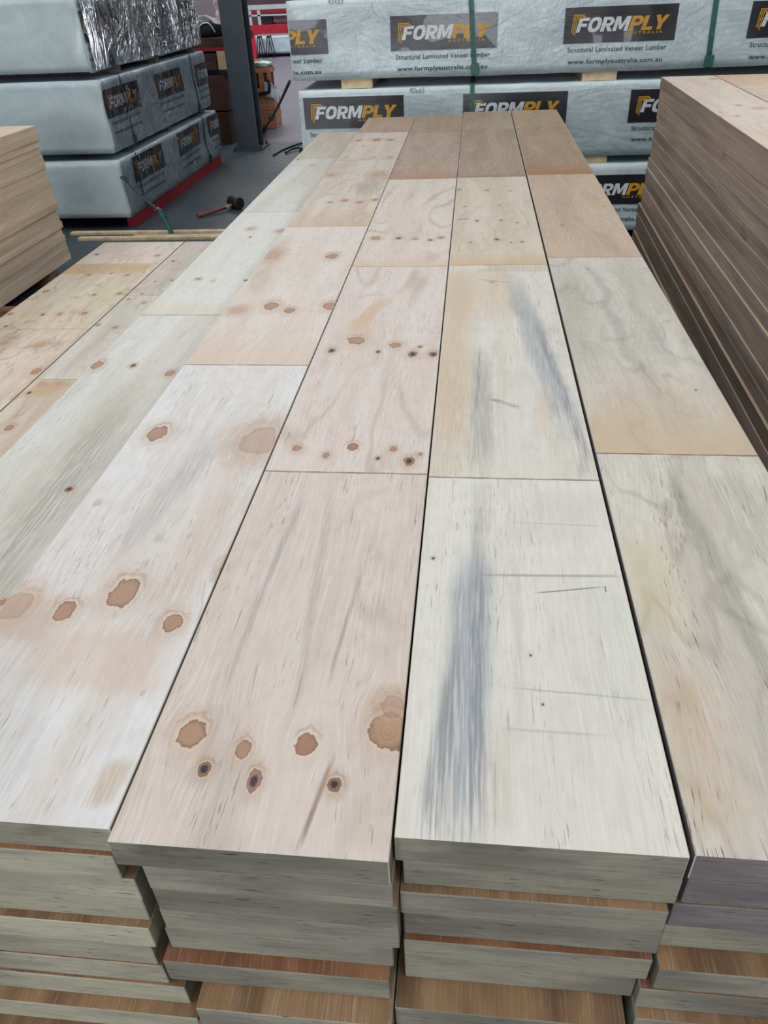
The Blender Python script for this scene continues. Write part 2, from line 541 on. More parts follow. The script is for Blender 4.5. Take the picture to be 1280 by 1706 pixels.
ORD = ['top', 'second', 'third', 'fourth', 'fifth', 'sixth', 'seventh', 'eighth', 'ninth', 'tenth', 'eleventh', 'twelfth', 'thirteenth',
       'fourteenth', 'fifteenth', 'sixteenth', 'seventeenth', 'eighteenth', 'nineteenth', 'twentieth', 'twenty-first', 'twenty-second',
       'twenty-third', 'twenty-fourth', 'twenty-fifth', 'twenty-sixth']
T = 0.045


def beam_mesh(wd, ln, t=T, cuts=(), bev=0.0012, bmat=-1):
    """box with its origin at the middle of the near bottom edge; the top face is cut at each veneer joint (material 1, 2, ...)"""
    bm = bmesh.new()
    ys = [0.0] + [c_ for c_ in cuts] + [ln]
    h = wd / 2
    low = [[bm.verts.new((sx * h, y_, 0)) for sx in (-1, 1)] for y_ in (0, ln)]
    top = [[bm.verts.new((sx * h, y_, t)) for sx in (-1, 1)] for y_ in ys]
    bm.faces.new((low[0][0], low[1][0], low[1][1], low[0][1]))
    bm.faces.new((low[0][0], low[0][1], top[0][1], top[0][0]))
    bm.faces.new((low[1][1], low[1][0], top[-1][0], top[-1][1]))
    bm.faces.new([low[0][1], low[1][1]] + [r_[1] for r_ in top[::-1]])
    bm.faces.new([low[1][0], low[0][0]] + [r_[0] for r_ in top])
    for k in range(len(ys) - 1):
        f = bm.faces.new((top[k][0], top[k][1], top[k + 1][1], top[k + 1][0]))
        f.material_index = k + 1
    bm.normal_update()
    if bev:
        es = [e for e in bm.edges if len(e.link_faces) == 2 and e.calc_face_angle() > 0.5]
        bmesh.ops.bevel(bm, geom=es, offset=bev, segments=1, affect='EDGES', material=bmat)
    me = bpy.data.meshes.new('laminated_beam')
    bm.to_mesh(me)
    bm.free()
    return me


CACHE = {}


def beam(x0, x1, y0, y1, ztop, label, group, edge, tops, cuts=(), rz=0.0, t=T):
    wd, ln = round(x1 - x0, 4), round(y1 - y0, 4)
    key = (wd, ln, t, tuple(cuts), edge.name, tuple(m_.name for m_ in tops))
    if key not in CACHE:
        me = beam_mesh(wd, ln, t, [c_ - y0 for c_ in cuts], bmat=1 if cuts or tops[0] is V_PALE else 0)
        me.materials.append(edge)
        for m_ in tops:
            me.materials.append(m_)
        CACHE[key] = me
    o = bpy.data.objects.new('timber_board', CACHE[key])
    COL.objects.link(o)
    o.location = ((x0 + x1) / 2, y0, ztop - t)
    o.rotation_euler = (0, 0, rz)
    return tag(o, label, 'board', group, 'thing')


KN = {
'A':[(-0.618, 1.294, 0.0211, 'b'), (-0.403, 1.274, 0.0359, 'h'), (-0.639, 1.044, 0.0076, 'f'), (-0.572, 0.769, 0.0161, 'b'), (-0.501, 0.813, 0.0219, 'b'), (-0.405, 0.755, 0.0155, 'b'), (-0.656, 0.775, 0.0272, 'h'), (-0.401, 0.625, 0.0031, 'f'), (-0.358, 0.877, 0.0131, 'h'), (-0.545, 2.016, 0.0205, 'b'), (-0.486, 1.983, 0.0151, 'b'), (-0.38, 2.015, 0.0201, 'b'), (-0.635, 1.984, 0.0204, 'h'), (-0.446, 2.471, 0.0208, 'b'), (-0.652, 2.49, 0.0306, 'h'), (-0.568, 3.197, 0.0124, 'b'), (-0.51, 3.223, 0.0149, 'b'), (-0.444, 3.189, 0.0147, 'b'), (-0.387, 3.225, 0.0148, 'b'), (-0.648, 3.714, 0.0228, 'h'), (-0.422, 3.715, 0.0334, 'h'), (-0.529, 4.61, 0.0272, 'b'), (-0.629, 4.605, 0.0171, 'b'), (-0.454, 4.599, 0.0202, 'b'), (-0.633, 4.131, 0.0093, 'b'), (-0.494, 4.115, 0.0092, 'b'), (-0.585, 4.436, 0.0066, 'd'), (-0.408, 4.105, 0.0122, 'b')],
'B':[(-0.318, 0.567, 0.0182, 'b'), (-0.25, 0.549, 0.0092, 'b'), (-0.177, 0.561, 0.0142, 'r'), (-0.082, 0.587, 0.0228, 'b'), (-0.08, 0.624, 0.0147, 'h'), (-0.288, 0.519, 0.0083, 'd'), (-0.227, 0.508, 0.0088, 'p'), (-0.135, 0.51, 0.0081, 'd'), (-0.275, 1.775, 0.021, 'b'), (-0.175, 1.745, 0.0147, 'b'), (-0.114, 1.735, 0.0073, 'r'), (-0.327, 1.711, 0.0088, 'd'), (-0.213, 1.705, 0.0058, 'd'), (-0.129, 1.692, 0.0114, 'p'), (-0.08, 1.692, 0.0114, 'p'), (-0.214, 1.254, 0.0116, 'r'), (-0.321, 1.244, 0.0093, 'b'), (-0.261, 1.219, 0.0069, 'b'), (-0.135, 1.248, 0.008, 'b'), (-0.161, 1.212, 0.0045, 'd'), (-0.102, 1.205, 0.0111, 'p'), (-0.083, 1.23, 0.0045, 'b'), (-0.323, 2.673, 0.0167, 'b'), (-0.245, 2.67, 0.0104, 'd'), (-0.187, 2.66, 0.0103, 'b'), (-0.135, 2.644, 0.0082, 'd'), (-0.099, 2.671, 0.0123, 'b'), (-0.317, 3.891, 0.0115, 'b'), (-0.261, 3.913, 0.0115, 'b'), (-0.18, 3.836, 0.0253, 'h')],
'C':[(-0.044, 0.919, 0.0028, 'd'), (0.093, 0.722, 0.0016, 'd'), (0.103, 0.64, 0.0015, 'd'), (-0.052, 3.377, 0.01, 'b'), (0.065, 3.357, 0.0098, 'b'), (0.157, 3.339, 0.0073, 'b'), (-0.023, 3.094, 0.0069, 'b'), (0.108, 3.104, 0.0069, 'b'), (0.023, 2.882, 0.0065, 'd'), (0.109, 2.885, 0.0064, 'd'), (0.166, 2.85, 0.0063, 'b'), (0.003, 2.61, 0.004, 'd'), (0.089, 2.642, 0.008, 'd'), (0.136, 2.605, 0.0039, 'd'), (0.171, 2.61, 0.0059, 'd'), (-0.023, 4.247, 0.0122, 'h'), (0.066, 2.208, 0.0052, 'h'), (0.063, 5.205, 0.0145, 'b')],
'D':[(0.32, 2.81, 0.0082, 'b'), (0.26, 4.057, 0.0114, 'b'), (0.499, 3.061, 0.0065, 'b'), (0.48, 1.512, 0.0024, 'd'), (0.352, 2.322, 0.0052, 'h'), (0.27, 0.975, 0.0028, 'f')],
'S':[(-0.992, 1.819, 0.0165, 'b'), (-0.89, 1.816, 0.0083, 'd'), (-0.771, 1.769, 0.0129, 'b'), (-0.797, 1.218, 0.0088, 'd'), (-0.929, 2.527, 0.0107, 'b'), (-0.756, 2.511, 0.0063, 'd'), (-0.9, 3.162, 0.0154, 'h'), (-0.77, 3.12, 0.015, 'h'), (-0.872, 3.038, 0.0049, 'd'), (-0.87, 2.507, 0.0106, 'f'), (-0.98, 4.6, 0.0077, 'd'), (-0.872, 4.438, 0.0102, 'h'), (-0.758, 0.879, 0.0062, 'b')],
'L':[(-2.585, 5.139, 0.0133, 'd'), (-2.131, 5.099, 0.0173, 'b'), (-1.976, 4.969, 0.0126, 'd'), (-2.447, 4.689, 0.0164, 'b'), (-2.307, 4.717, 0.0123, 'b'), (-2.187, 4.683, 0.0162, 'b'), (-2.588, 4.378, 0.0196, 'b'), (-2.248, 4.313, 0.0114, 'd'), (-2.099, 4.331, 0.019, 'b'), (-2.622, 3.997, 0.0147, 'b'), (-2.418, 3.986, 0.0109, 'd'), (-2.321, 3.996, 0.0145, 'b'), (-2.177, 4.006, 0.018, 'b'), (-2.548, 3.808, 0.0106, 'd'), (-2.219, 3.553, 0.0264, 'h'), (-2.082, 3.229, 0.0244, 'b'), (-2.429, 3.572, 0.0201, 'h'), (-1.954, 4.556, 0.0078, 'd'), (-1.851, 4.576, 0.0078, 'd'), (-1.957, 4.33, 0.0075, 'd'), (-2.005, 4.233, 0.0111, 'b'), (-1.886, 4.175, 0.011, 'b'), (-2.022, 3.828, 0.0138, 'b'), (-1.91, 3.793, 0.017, 'b'), (-2.001, 2.998, 0.0116, 'd'), (-1.925, 2.669, 0.0213, 'b'), (-1.987, 3.093, 0.0177, 'h'), (-1.904, 3.095, 0.0147, 'h')],
'R':[(1.148, 4.23, 0.0176, 'b'), (1.067, 4.062, 0.0074, 'b'), (0.891, 3.117, 0.0117, 'b'), (0.959, 3.119, 0.0097, 'b'), (1.029, 3.375, 0.0103, 'b'), (0.925, 3.211, 0.006, 'b'), (1.079, 3.286, 0.02, 'h')],
}
NONE_ = ()
TAN = (188, 156, 118)
BLUE = (136, 146, 156)
GREY = (160, 158, 150)
# sheets of each top beam, near to far: (base, alt, figure, wavy, pores, near-band, streaks)
# streak: x0, y0, x1, y1, half width, softness, amount, wobble, grain, colour
SHEETS = {  # darker far bases hold part of the shade by the stacked packs
 'S': dict(x=(-1.008, -0.708), y=(0.43, 5.50), z=0.90, cuts=[2.187, 3.43, 4.62], s=[
    ((208, 208, 202), (196, 190, 178), .10, 0, .4, None, [(-.82, 0.7, -.86, 1.78, .030, .08, .48, .08, .6, (170, 160, 142)), (-.80, .8, -.83, 1.6, .01, .05, .5, .08, .95, (134, 126, 114)), (-.93, .95, -.95, 1.4, .02, .06, .25, .06, .3, (192, 184, 156))]),
    ((210, 210, 203), (202, 199, 188), .06, 0, .1, (.55, .16, (200, 190, 164)), []),
    ((204, 204, 196), (192, 186, 172), .10, 0, .1, None, []),
    ((196, 188, 174), (180, 166, 146), .10, 0, .1, None, [])]),
 'A': dict(x=(-0.67, -0.369), y=(0.438, 5.43), z=0.99, cuts=[1.625, 2.835, 4.05, 4.85], s=[
    ((216, 214, 212), (204, 192, 182), .14, .0, .5, None, [(-.47, .62, -.52, .74, .06, .10, .55, .2, .2, (200, 172, 150)), (-.62, .70, -.66, .80, .02, .05, .5, .1, .2, (196, 160, 134)),
        (-.40, .46, -.385, .53, .006, .02, .6, .02, .6, (178, 146, 112)), (-.44, .78, -.38, 1.15, .012, .05, .5, .06, .8, (188, 168, 150)), (-.52, .45, -.66, .8, .03, .05, .35, .05, .6, (170, 168, 166)),
        (-.55, .9, -.48, 1.3, .008, .03, .45, .04, .8, (150, 150, 150)), (-.63, 1.27, -.38, 1.30, .14, .05, .0, .0, .3, GREY)]),
    ((214, 203, 194), (204, 190, 178), .12, 0, .2, (.42, .3, (204, 178, 152)), [(-.63, 2.1, -.65, 2.7, .012, .03, .5, .03, .7, (170, 140, 110))]),
    ((208, 197, 184), (188, 172, 154), .30, .3, .25, (.5, .28, (192, 160, 128)), [(-.45, 3.3, -.40, 3.7, .03, .05, .4, .08, .4, (150, 134, 122))]),
    ((208, 196, 184), (192, 174, 158), .12, 0, .1, (.3, .1, (186, 160, 138)), [(-.67, 4.66, -.37, 4.66, .0, .0, .0, .0, .0, GREY)]),
    ((176, 152, 130), (160, 134, 112), .12, 0, .1, None, [])]),
 'B': dict(x=(-0.366, -0.066), y=(0.424, 5.47), z=0.99, cuts=[1.160, 2.360, 3.595, 4.81], s=[
    ((208, 196, 187), (198, 184, 174), .22, .1, .55, None, [(-.162, .43, -.142, .545, .0008, .004, .75, .008, .2, (120, 92, 76)), (-.20, .62, -.235, 1.15, .003, .008, .30, .02, .7, (130, 120, 112)),
        (-.10, .43, -.09, .50, .01, .03, .3, .05, .4, (190, 164, 140)), (-.30, .62, -.28, 1.1, .002, .006, .4, .02, .8, (120, 116, 112)), (-.165, .66, -.15, .9, .001, .004, .5, .01, .7, (122, 110, 100))]),
    ((212, 200, 192), (200, 186, 176), .35, .15, .5, None, [(-.285, 1.84, -.235, 2.08, .012, .02, .75, .06, .2, (196, 166, 132)), (-.27, 1.8, -.28, 1.9, .02, .02, .5, .04, .2, (200, 172, 140)), (-.14, 1.17, -.15, 1.25, .006, .01, .4, .01, .2, (190, 160, 132))]),
    ((210, 198, 188), (198, 184, 170), .5, .1, .15, (.45, .14, (200, 170, 134)), []),
    ((174, 155, 138), (158, 138, 120), .25, .1, .15, (.6, .22, (166, 122, 92)), [(-.19, 3.62, -.17, 3.95, .02, .03, .4, .05, .2, (160, 122, 104))]),
    ((170, 148, 126), (156, 132, 110), .15, 0, .1, None, [])]),
 'C': dict(x=(-0.063, 0.236), y=(0.452, 5.56), z=0.99, cuts=[1.151, 2.366, 3.606, 4.86], s=[
    ((216, 213, 204), (208, 203, 192), .06, 0, .45, None, [(-.004, .45, .022, .95, .016, .026, .80, .03, .5, (142, 149, 158)), (.020, .45, .024, 1.05, .004, .012, .6, .01, .7, (118, 124, 136)),
        (-.03, .45, .0, .75, .004, .015, .6, .01, .9, (130, 132, 130)), (.045, .45, .05, .62, .006, .02, .4, .01, .7, (180, 168, 152)),
        (.03, .98, .03, 1.15, .006, .02, .4, .02, .8, (150, 146, 138)), (.12, .96, .2, 1.12, .04, .06, .28, .1, .3, (186, 176, 166)), (.2, .6, .2, .9, .01, .05, .25, .04, .7, (170, 170, 164)), (.075, 0.6, .08, .95, .001, .01, .3, .01, .8, (150, 150, 146)),
        (.025, .883, .232, .891, .0007, .004, .55, .002, .0, (120, 120, 114), 'h'), (.102, .846, .207, .866, .0006, .0016, .8, .003, .2, (96, 96, 92), 'h'), (.207, .853, .2075, .868, .0004, .0012, .9, 0, 0, (96, 96, 92)),
        (.06, .665, .24, .655, .0005, .002, .4, .004, .3, (130, 128, 122), 'h'), (.08, 1.02, .23, 1.015, .0005, .002, .35, .002, .2, (130, 128, 122), 'h'), (.05, .60, .17, .598, .0005, .003, .35, .003, .2, (140, 138, 130), 'h')]),
    ((212, 208, 199), (198, 191, 177), .16, .1, .4, (.12, .3, (196, 178, 150)), [(-.04, 1.16, -.045, 2.36, .030, .045, .72, .05, .35, (196, 172, 142)), (.02, 1.9, .02, 2.36, .06, .10, .55, .05, .3, (196, 176, 146)),
        (.205, 1.3, .128, 2.25, .014, .030, .75, .05, .5, (142, 149, 154)), (.225, 1.2, .175, 1.9, .003, .010, .6, .02, .6, (120, 118, 130)), (.03, 1.16, .03, 1.7, .010, .02, .65, .02, .6, (148, 152, 150)), (.145, 1.30, .165, 1.5, .006, .012, .4, .01, .2, (206, 178, 150)),
        (.15, 2.30, .2, 2.36, .1, .05, .4, .02, .3, (178, 156, 122)), (.02, 1.4, .03, 1.75, .001, .004, .5, .01, .7, (110, 108, 100)), (.21, 1.16, .22, 1.3, .004, .01, .4, .01, .8, (150, 150, 150)),
        (.05, 1.46, .115, 1.42, .003, .012, .55, .03, 1.0, (96, 94, 88), 'h'), (.03, 2.235, .12, 2.20, .001, .008, .5, .03, .9, (110, 92, 70), 'h')]),
    ((206, 194, 176), (190, 176, 156), .18, .2, .2, (.6, .14, (196, 162, 112)), [(-.05, 2.905, -.005, 2.912, .003, .003, .9, .001, 0, (96, 84, 70), 'h')]),
    ((168, 149, 129), (150, 130, 109), .2, .1, .2, (.5, .10, (150, 116, 84)), []),
    ((170, 152, 130), (156, 136, 114), .15, 0, .1, None, [])]),
 'D': dict(x=(0.242, 0.530), y=(0.455, 5.56), z=0.99, cuts=[1.245, 2.437, 3.633, 4.885], s=[
    ((206, 200, 189), (182, 175, 162), .28, .5, .9, None, [(.27, .46, .275, .75, .012, .05, .5, .05, .6, (190, 162, 128)), (.27, .75, .28, 1.0, .008, .05, .5, .04, .3, (196, 184, 140)),
        (.40, .6, .36, 1.15, .004, .02, .55, .06, .5, (128, 124, 112)), (.47, .9, .45, 1.2, .02, .03, .4, .1, .9, (140, 134, 120)), (.35, 1.0, .37, 1.2, .002, .01, .5, .05, .5, (130, 122, 110))]),
    ((200, 194, 184), (182, 176, 164), .25, .9, .25, (.75, .40, (192, 168, 136)), [(.28, 1.6, .27, 2.3, .01, .04, .4, .08, .3, (160, 152, 140)), (.38, 1.5, .36, 2.4, .004, .02, .45, .1, .2, (140, 134, 124)), (.46, 1.6, .44, 2.3, .004, .03, .35, .1, .2, (150, 142, 132))]),
    ((190, 169, 148), (172, 150, 128), .15, .1, .1, (.2, .1, (190, 170, 146)), [(.37, 2.78, .375, 2.84, .02, .02, .0, .0, 0, GREY)]),
    ((168, 144, 120), (150, 127, 103), .15, .1, .1, (.8, .30, (156, 110, 72)), []),
    ((176, 152, 124), (160, 136, 110), .15, 0, .1, None, [])]),
}
TOPLAB = {
 'S': 'low pale greenish board at the far left of the big pile, set below its neighbour',
 'A': 'whitish knotty board left of centre on top, three big knots near its front',
 'B': 'pinkish centre board on top of the big pile, seven round knots at its near end',
 'C': 'white beam with a blue-grey stain streak, right of the knotty centre board',
 'D': 'wavy grey-grained board on top, last on the right of the big pile',
}
BIG = 'boards of the big pile in front'


def sheet_mats(key, d, kn, origin, edge_rough=0.5):
    ys = [d['y'][0]] + d['cuts'] + [d['y'][1]]
    out = []
    for i, s_ in enumerate(d['s']):
        base, alt, fig, wavy, pores, near, st = s_
        a_, b_ = ys[i], ys[i + 1]
        ks = [k for k in kn if a_ - 0.03 < k[1] < b_ + 0.03]
        out.append(veneer('veneer_%s' % key, base, alt, ks, [q for q in st if q[6] > 0], fig, wavy, pores, near,
                          (a_ if i else a_ - 1, b_), origin, seed=ord(key) * 0.31 + i * 1.7, bands=0.7))
    return out


for key, d in SHEETS.items():
    x0, x1 = d['x']
    mats = sheet_mats(key, d, KN[key], ((x0 + x1) / 2, d['y'][0]))
    beam(x0, x1, d['y'][0], d['y'][1], d['z'], TOPLAB[key], BIG, E_PURP if key == 'D' else E_COLA if key == 'A' else E_MAIN, mats, cuts=d['cuts'])

COLNAME = {'S': 'lowered far left column', 'A': 'column left of centre', 'B': 'centre column', 'C': 'column right of centre', 'D': 'right-hand column'}
LOW = {  # near end y of every lower layer, left and right side
 'A': [(.432, -.67, -.374), (.432, -.66, -.36), (.432, -.665, -.361), (.422, -.66, -.36), (.422, -.665, -.367), (.420, -.66, -.361), (.416, -.635, -.340), (.399, -.63, -.326)],
 'B': [(.424, -.338, -.064), (.424, -.337, -.060), (.424, -.338, -.060), (.424, -.341, -.068), (.407, -.347, -.072), (.377, -.305, -.068), (.375, -.31, -.07)],
 'C': [(.452, -.055, .237), (.442, -.059, .229), (.442, -.056, .230), (.434, -.056, .225), (.434, -.056, .214), (.398, -.066, .203), (.40, -.06, .21)],
 'D': [(.454, .243, .54), (.452, .236, .535), (.452, .234, .53), (.425, .230, .528), (.423, .216, .515), (.41, .215, .51)],
 'S': [],
}
# the cut ends photographed at the bottom show these
SEEN = {'A': 9, 'B': 8, 'C': 7, 'D': 7, 'S': 0}
random.seed(11)
for key in 'SABCD':
    zt = SHEETS[key]['z']
    x0, x1 = SHEETS[key]['x']
    n = int(round((zt - 0.09) / T))
    yfar = SHEETS[key]['y'][1]
    for k in range(1, n):
        if k - 1 < len(LOW[key]):
            y0, a_, b_ = LOW[key][k - 1]
        else:
            c_ = (x0 + x1) / 2 + (0.012 if key == 'A' else 0.004 if key in 'S' else -0.002)
            hw = 0.142
            y0, a_, b_ = 0.40 + random.uniform(-.015, .02), c_ - hw + random.uniform(-.003, .003), c_ + hw + random.uniform(-.003, .003)
            if key == 'A': a_, b_ = -.63, -.326
            if key == 'B': a_, b_ = -.31, -.07
            if key == 'C': a_, b_ = -.064, .204
            if key == 'D': a_, b_ = .216, .512
            a_, b_ = round(a_, 3), round(b_, 3)
        if k < SEEN[key]:
            lab = 'grey cut board end, %s down in the %s, big pile' % (ORD[k], COLNAME[key])
        else:
            lab = 'timber board low inside the big front pile, below the boards whose ends show'
        tp = V_LOW2 if (key, k) in (('A', 1), ('C', 4), ('A', 6), ('B', 5), ('D', 5)) else V_LOW
        beam(a_, b_, y0, yfar - random.choice((0, .01, .02)), zt - k * T, lab, BIG, E_PURP if key == 'D' and k < 3 else E_COLA if key == 'A' else E_MAIN, [tp])


def bearer(x0, x1, y0, y1, z0, z1, label, group, mat, name='timber_bearer', rz=0.0, at=None):
    bm = bmesh.new()
    cx, cy = (x0 + x1) / 2, (y0 + y1) / 2
    add_box(bm, x0 - cx, x1 - cx, y0 - cy, y1 - cy, 0, z1 - z0, 0, 0.003)
    o = bm_obj(name, bm, [mat])
    o.location = (cx, cy, z0)
    o.rotation_euler.z = rz
    return tag(o, label, 'bearer', group)


M_BEAR = plain('rough_sawn_pine', (204, 184, 150), 0.8, 0.2, 18)
M_BEARD = plain('weathered_bearer', (128, 92, 72), 0.8, 0.3, 12)
for y in (0.8, 2.4, 3.9, 5.1):
    bearer(-1.02, 0.52, y - .045, y + .045, 0, 0.09, 'square timber bearer on the floor under the big front pile', 'bearers under the big pile', M_BEARD)

# low wide pile on the floor, left
Ld = {
 'P': dict(x=(-2.650, -2.047), y=(0.45, 5.43), z=0.225, cuts=[1.40, 2.60, 3.77, 4.92], s=[
    ((206, 188, 166), (190, 168, 140), .3, .3, .3, None, []),
    ((206, 188, 166), (190, 168, 140), .3, .3, .3, None, []),
    ((212, 198, 182), (192, 172, 148), .5, .5, .3, None, [(-2.3, 3.5, -2.1, 3.6, .02, .06, .5, .1, .2, (170, 138, 106))]),
    ((212, 200, 180), (196, 178, 152), .5, .5, .3, None, [(-2.62, 4.78, -2.1, 4.78, .0, .0, 0, 0, 0, GREY), (-2.4, 4.70, -2.36, 4.93, .26, .05, .75, .1, .3, (190, 156, 104)), (-2.3, 4.0, -2.15, 4.5, .05, .08, .4, .2, .3, (204, 196, 160))]),
    ((216, 204, 192), (202, 184, 166), .3, .3, .2, None, [])]),
 'Q': dict(x=(-2.040, -1.437), y=(0.45, 5.43), z=0.225, cuts=[0.8, 1.95, 3.14, 4.30], s=[
    ((206, 190, 170), (190, 168, 140), .3, .3, .3, None, []),
    ((206, 190, 170), (190, 168, 140), .3, .3, .3, None, []),
    ((206, 194, 178), (186, 168, 146), .4, .3, .3, None, [(-1.98, 2.95, -1.9, 3.12, .05, .05, .6, .05, .2, (186, 150, 106))]),
    ((208, 202, 192), (192, 182, 166), .3, .3, .3, None, [(-1.93, 3.2, -1.96, 4.2, .01, .05, .35, .05, .5, (164, 160, 152))]),
    ((206, 196, 186), (190, 174, 158), .3, .3, .3, None, [])]),
}
LOWP = 'wide panels of the low pile on the left'
for key, d in Ld.items():
    x0, x1 = d['x']
    kn = [k for k in KN['L'] if x0 < k[0] < x1]
    mats = sheet_mats(key, d, kn, ((x0 + x1) / 2, d['y'][0]))
    beam(x0, x1, d['y'][0], d['y'][1], d['z'],
         {'P': 'wide pale knotty panel on top of the low pile, nearest the beige left stack',
          'Q': 'wide pale panel on top of the low pile, beside the big pile'}[key], LOWP, E_MAIN, mats, cuts=d['cuts'])
    for k in (1, 2):
        beam(x0 + .004, x1 - .004, d['y'][0], d['y'][1] - .006 * k, d['z'] - k * T,
             '%s panel down in the low pile, under the %s top panel' % (ORD[k], {'P': 'outer left', 'Q': 'inner right'}[key]), LOWP, E_MAIN, [V_LOW])
for y in (0.9, 2.4, 3.8, 5.0):
    bearer(-2.64, -1.45, y - .045, y + .045, 0, 0.09, 'square timber bearer under the low pile on the left', 'bearers under the low pile', M_BEARD)

# tall beige pile at the left edge
LEFTG = 'boards of the beige pile at the left edge'
random.seed(5)
for ci, (xa, xb) in enumerate(((-3.28, -2.98), (-3.60, -3.30))):
    for k in range(20):
        zt = 0.99 - k * T
        j = random.choice((0, .004, .012, -.008, .002)) if ci == 0 else 0
        if k == 0:
            lab = 'pale top board of the beige pile at the left edge' if ci == 0 else 'outer top board of the beige pile, at the very left edge'
        elif ci == 0:
            lab = 'beige sawn board edge, %s from the top in the left-edge pile' % ORD[k]
        else:
            lab = 'beam hidden behind the outer boards of the beige pile at the left edge'
        beam(round(xa + j, 3), round(xb + j, 3), 0.55, 5.50 + random.choice((0, .008, .016)), zt, lab, LEFTG, E_LEFT, [V_PALE])
for y in (1.2, 2.6, 4.45, 5.2):
    bearer(-3.58, -2.88 if y == 4.45 else -2.99, y - .045, y + .045, 0, 0.09,
           'reddish brown bearer poking out from under the beige pile' if y == 4.45 else 'timber bearer under the beige pile at the left edge',
           'bearers under the beige pile', M_BEARD)

# tall pile on the right, turned about two degrees
RIGHTG = 'boards of the tall pile on the right'
RZ = math.radians(-1.8)
FARC = Vector((0.909, 4.38))
ux, uy = Vector((math.cos(RZ), math.sin(RZ))), Vector((-math.sin(RZ), math.cos(RZ)))
LR = 4.9
random.seed(3)
Rm = [veneer('veneer_right_top', (214, 198, 182), (200, 180, 158), figure=.2, pores=.2, seed=2.2, bands=.6,
             knots=[((k[0] - FARC.x) * ux.x + (k[1] - FARC.y) * ux.y - 0.12 - 0.03, (k[0] - FARC.x) * uy.x + (k[1] - FARC.y) * uy.y + LR, k[2], k[3]) for k in KN['R']],
             ends=(2.9, 4.12), near=(.2, .3, TAN)),
      veneer('veneer_right_inner', (208, 190, 170), (192, 170, 146), figure=.2, pores=.2, seed=5.2, bands=.6, ends=(3.2, 4.36), near=(.0, .3, TAN)),
      veneer('veneer_right_end', (206, 176, 146), (190, 158, 126), figure=.2, seed=7.1, bands=.6)]
for ci in range(3):
    for k in range(26):
        zt = 1.275 - k * T
        lean = -0.065 * max(0.0, 1.04 - zt) if ci == 0 else 0.0
        j = random.choice((0, 0, .002, .006, .004)) if k else 0
        off = ci * 0.304 + (lean + j if ci == 0 else 0)
        wd = 0.245 if ci == 0 else 0.30
        if ci: off -= 0.055
        wl = wd - (lean + j if ci == 0 else 0) - .002
        wl = round(wl / 0.002) * 0.002
        ln = LR - random.choice((0, .01, .02)) if k else LR
        near = FARC + ux * (off + wl / 2) - uy * LR
        if k == 0:
            lab = ['pale knotty top board along the left side of the tall right pile', 'second top board of the tall right pile, with a brown patch',
                   'third top board of the tall right pile, at the frame edge'][ci]
        elif ci == 0:
            lab = 'brown sawn board edge, %s from the top in the tall right pile' % ORD[k]
        else:
            lab = 'board hidden behind the outer boards of the tall right pile'
        key = ('R', wl, ln, ci if k == 0 else 9)
        if key not in CACHE:
            me = beam_mesh(wl, ln, T, [LR - .42] if k == 0 else [], bmat=0)
            me.materials.append(E_RIGHT)
            if k == 0:
                me.materials.append(Rm[0 if ci == 0 else 1])
                me.materials.append(Rm[2] if ci else Rm[0])
            else:
                me.materials.append(V_PALE)
            CACHE[key] = me
        o = bpy.data.objects.new('timber_board', CACHE[key])
        COL.objects.link(o)
        o.location = (near.x, near.y, zt - T)
        o.rotation_euler.z = RZ
        tag(o, lab, 'board', RIGHTG, 'thing')
for s_ in (.5, 1.9, 3.3, 4.6):
    c_ = FARC + ux * 0.42 - uy * s_
    bearer(c_.x - .44, c_.x + .44, c_.y - .05, c_.y + .05, 0, 1.275 - 26 * T, 'timber bearer on the floor under the tall right pile',
           'bearers under the tall right pile', M_BEARD, rz=RZ)

# ------------------------------------------------------------------ lettering
BOLD = {}


def text_mesh(s, offset=0.0, shear=0.0, space=1.0):
    k = (s, offset, shear, space)
    if k in BOLD:
        return BOLD[k]
    cu = bpy.data.curves.new('lettering', 'FONT')
    cu.body = s
    cu.offset = offset
    cu.shear = shear
    cu.space_character = space
    cu.resolution_u = 4
    o = bpy.data.objects.new('lettering', cu)
    COL.objects.link(o)
    bpy.context.view_layer.update()
    me = bpy.data.meshes.new_from_object(o.evaluated_get(bpy.context.evaluated_depsgraph_get()))
    vs = [v.co.copy() for v in me.vertices]
    fs = [tuple(p.vertices) for p in me.polygons]
    bpy.data.objects.remove(o)
    bpy.data.curves.remove(cu)
    bpy.data.meshes.remove(me)
    x0 = min(v.x for v in vs); x1 = max(v.x for v in vs)
    y0 = min(v.y for v in vs); y1 = max(v.y for v in vs)
    BOLD[k] = ([((v.x - x0) / (x1 - x0), (v.y - y0) / (y1 - y0)) for v in vs], fs, (x1 - x0) / (y1 - y0))
    return BOLD[k]


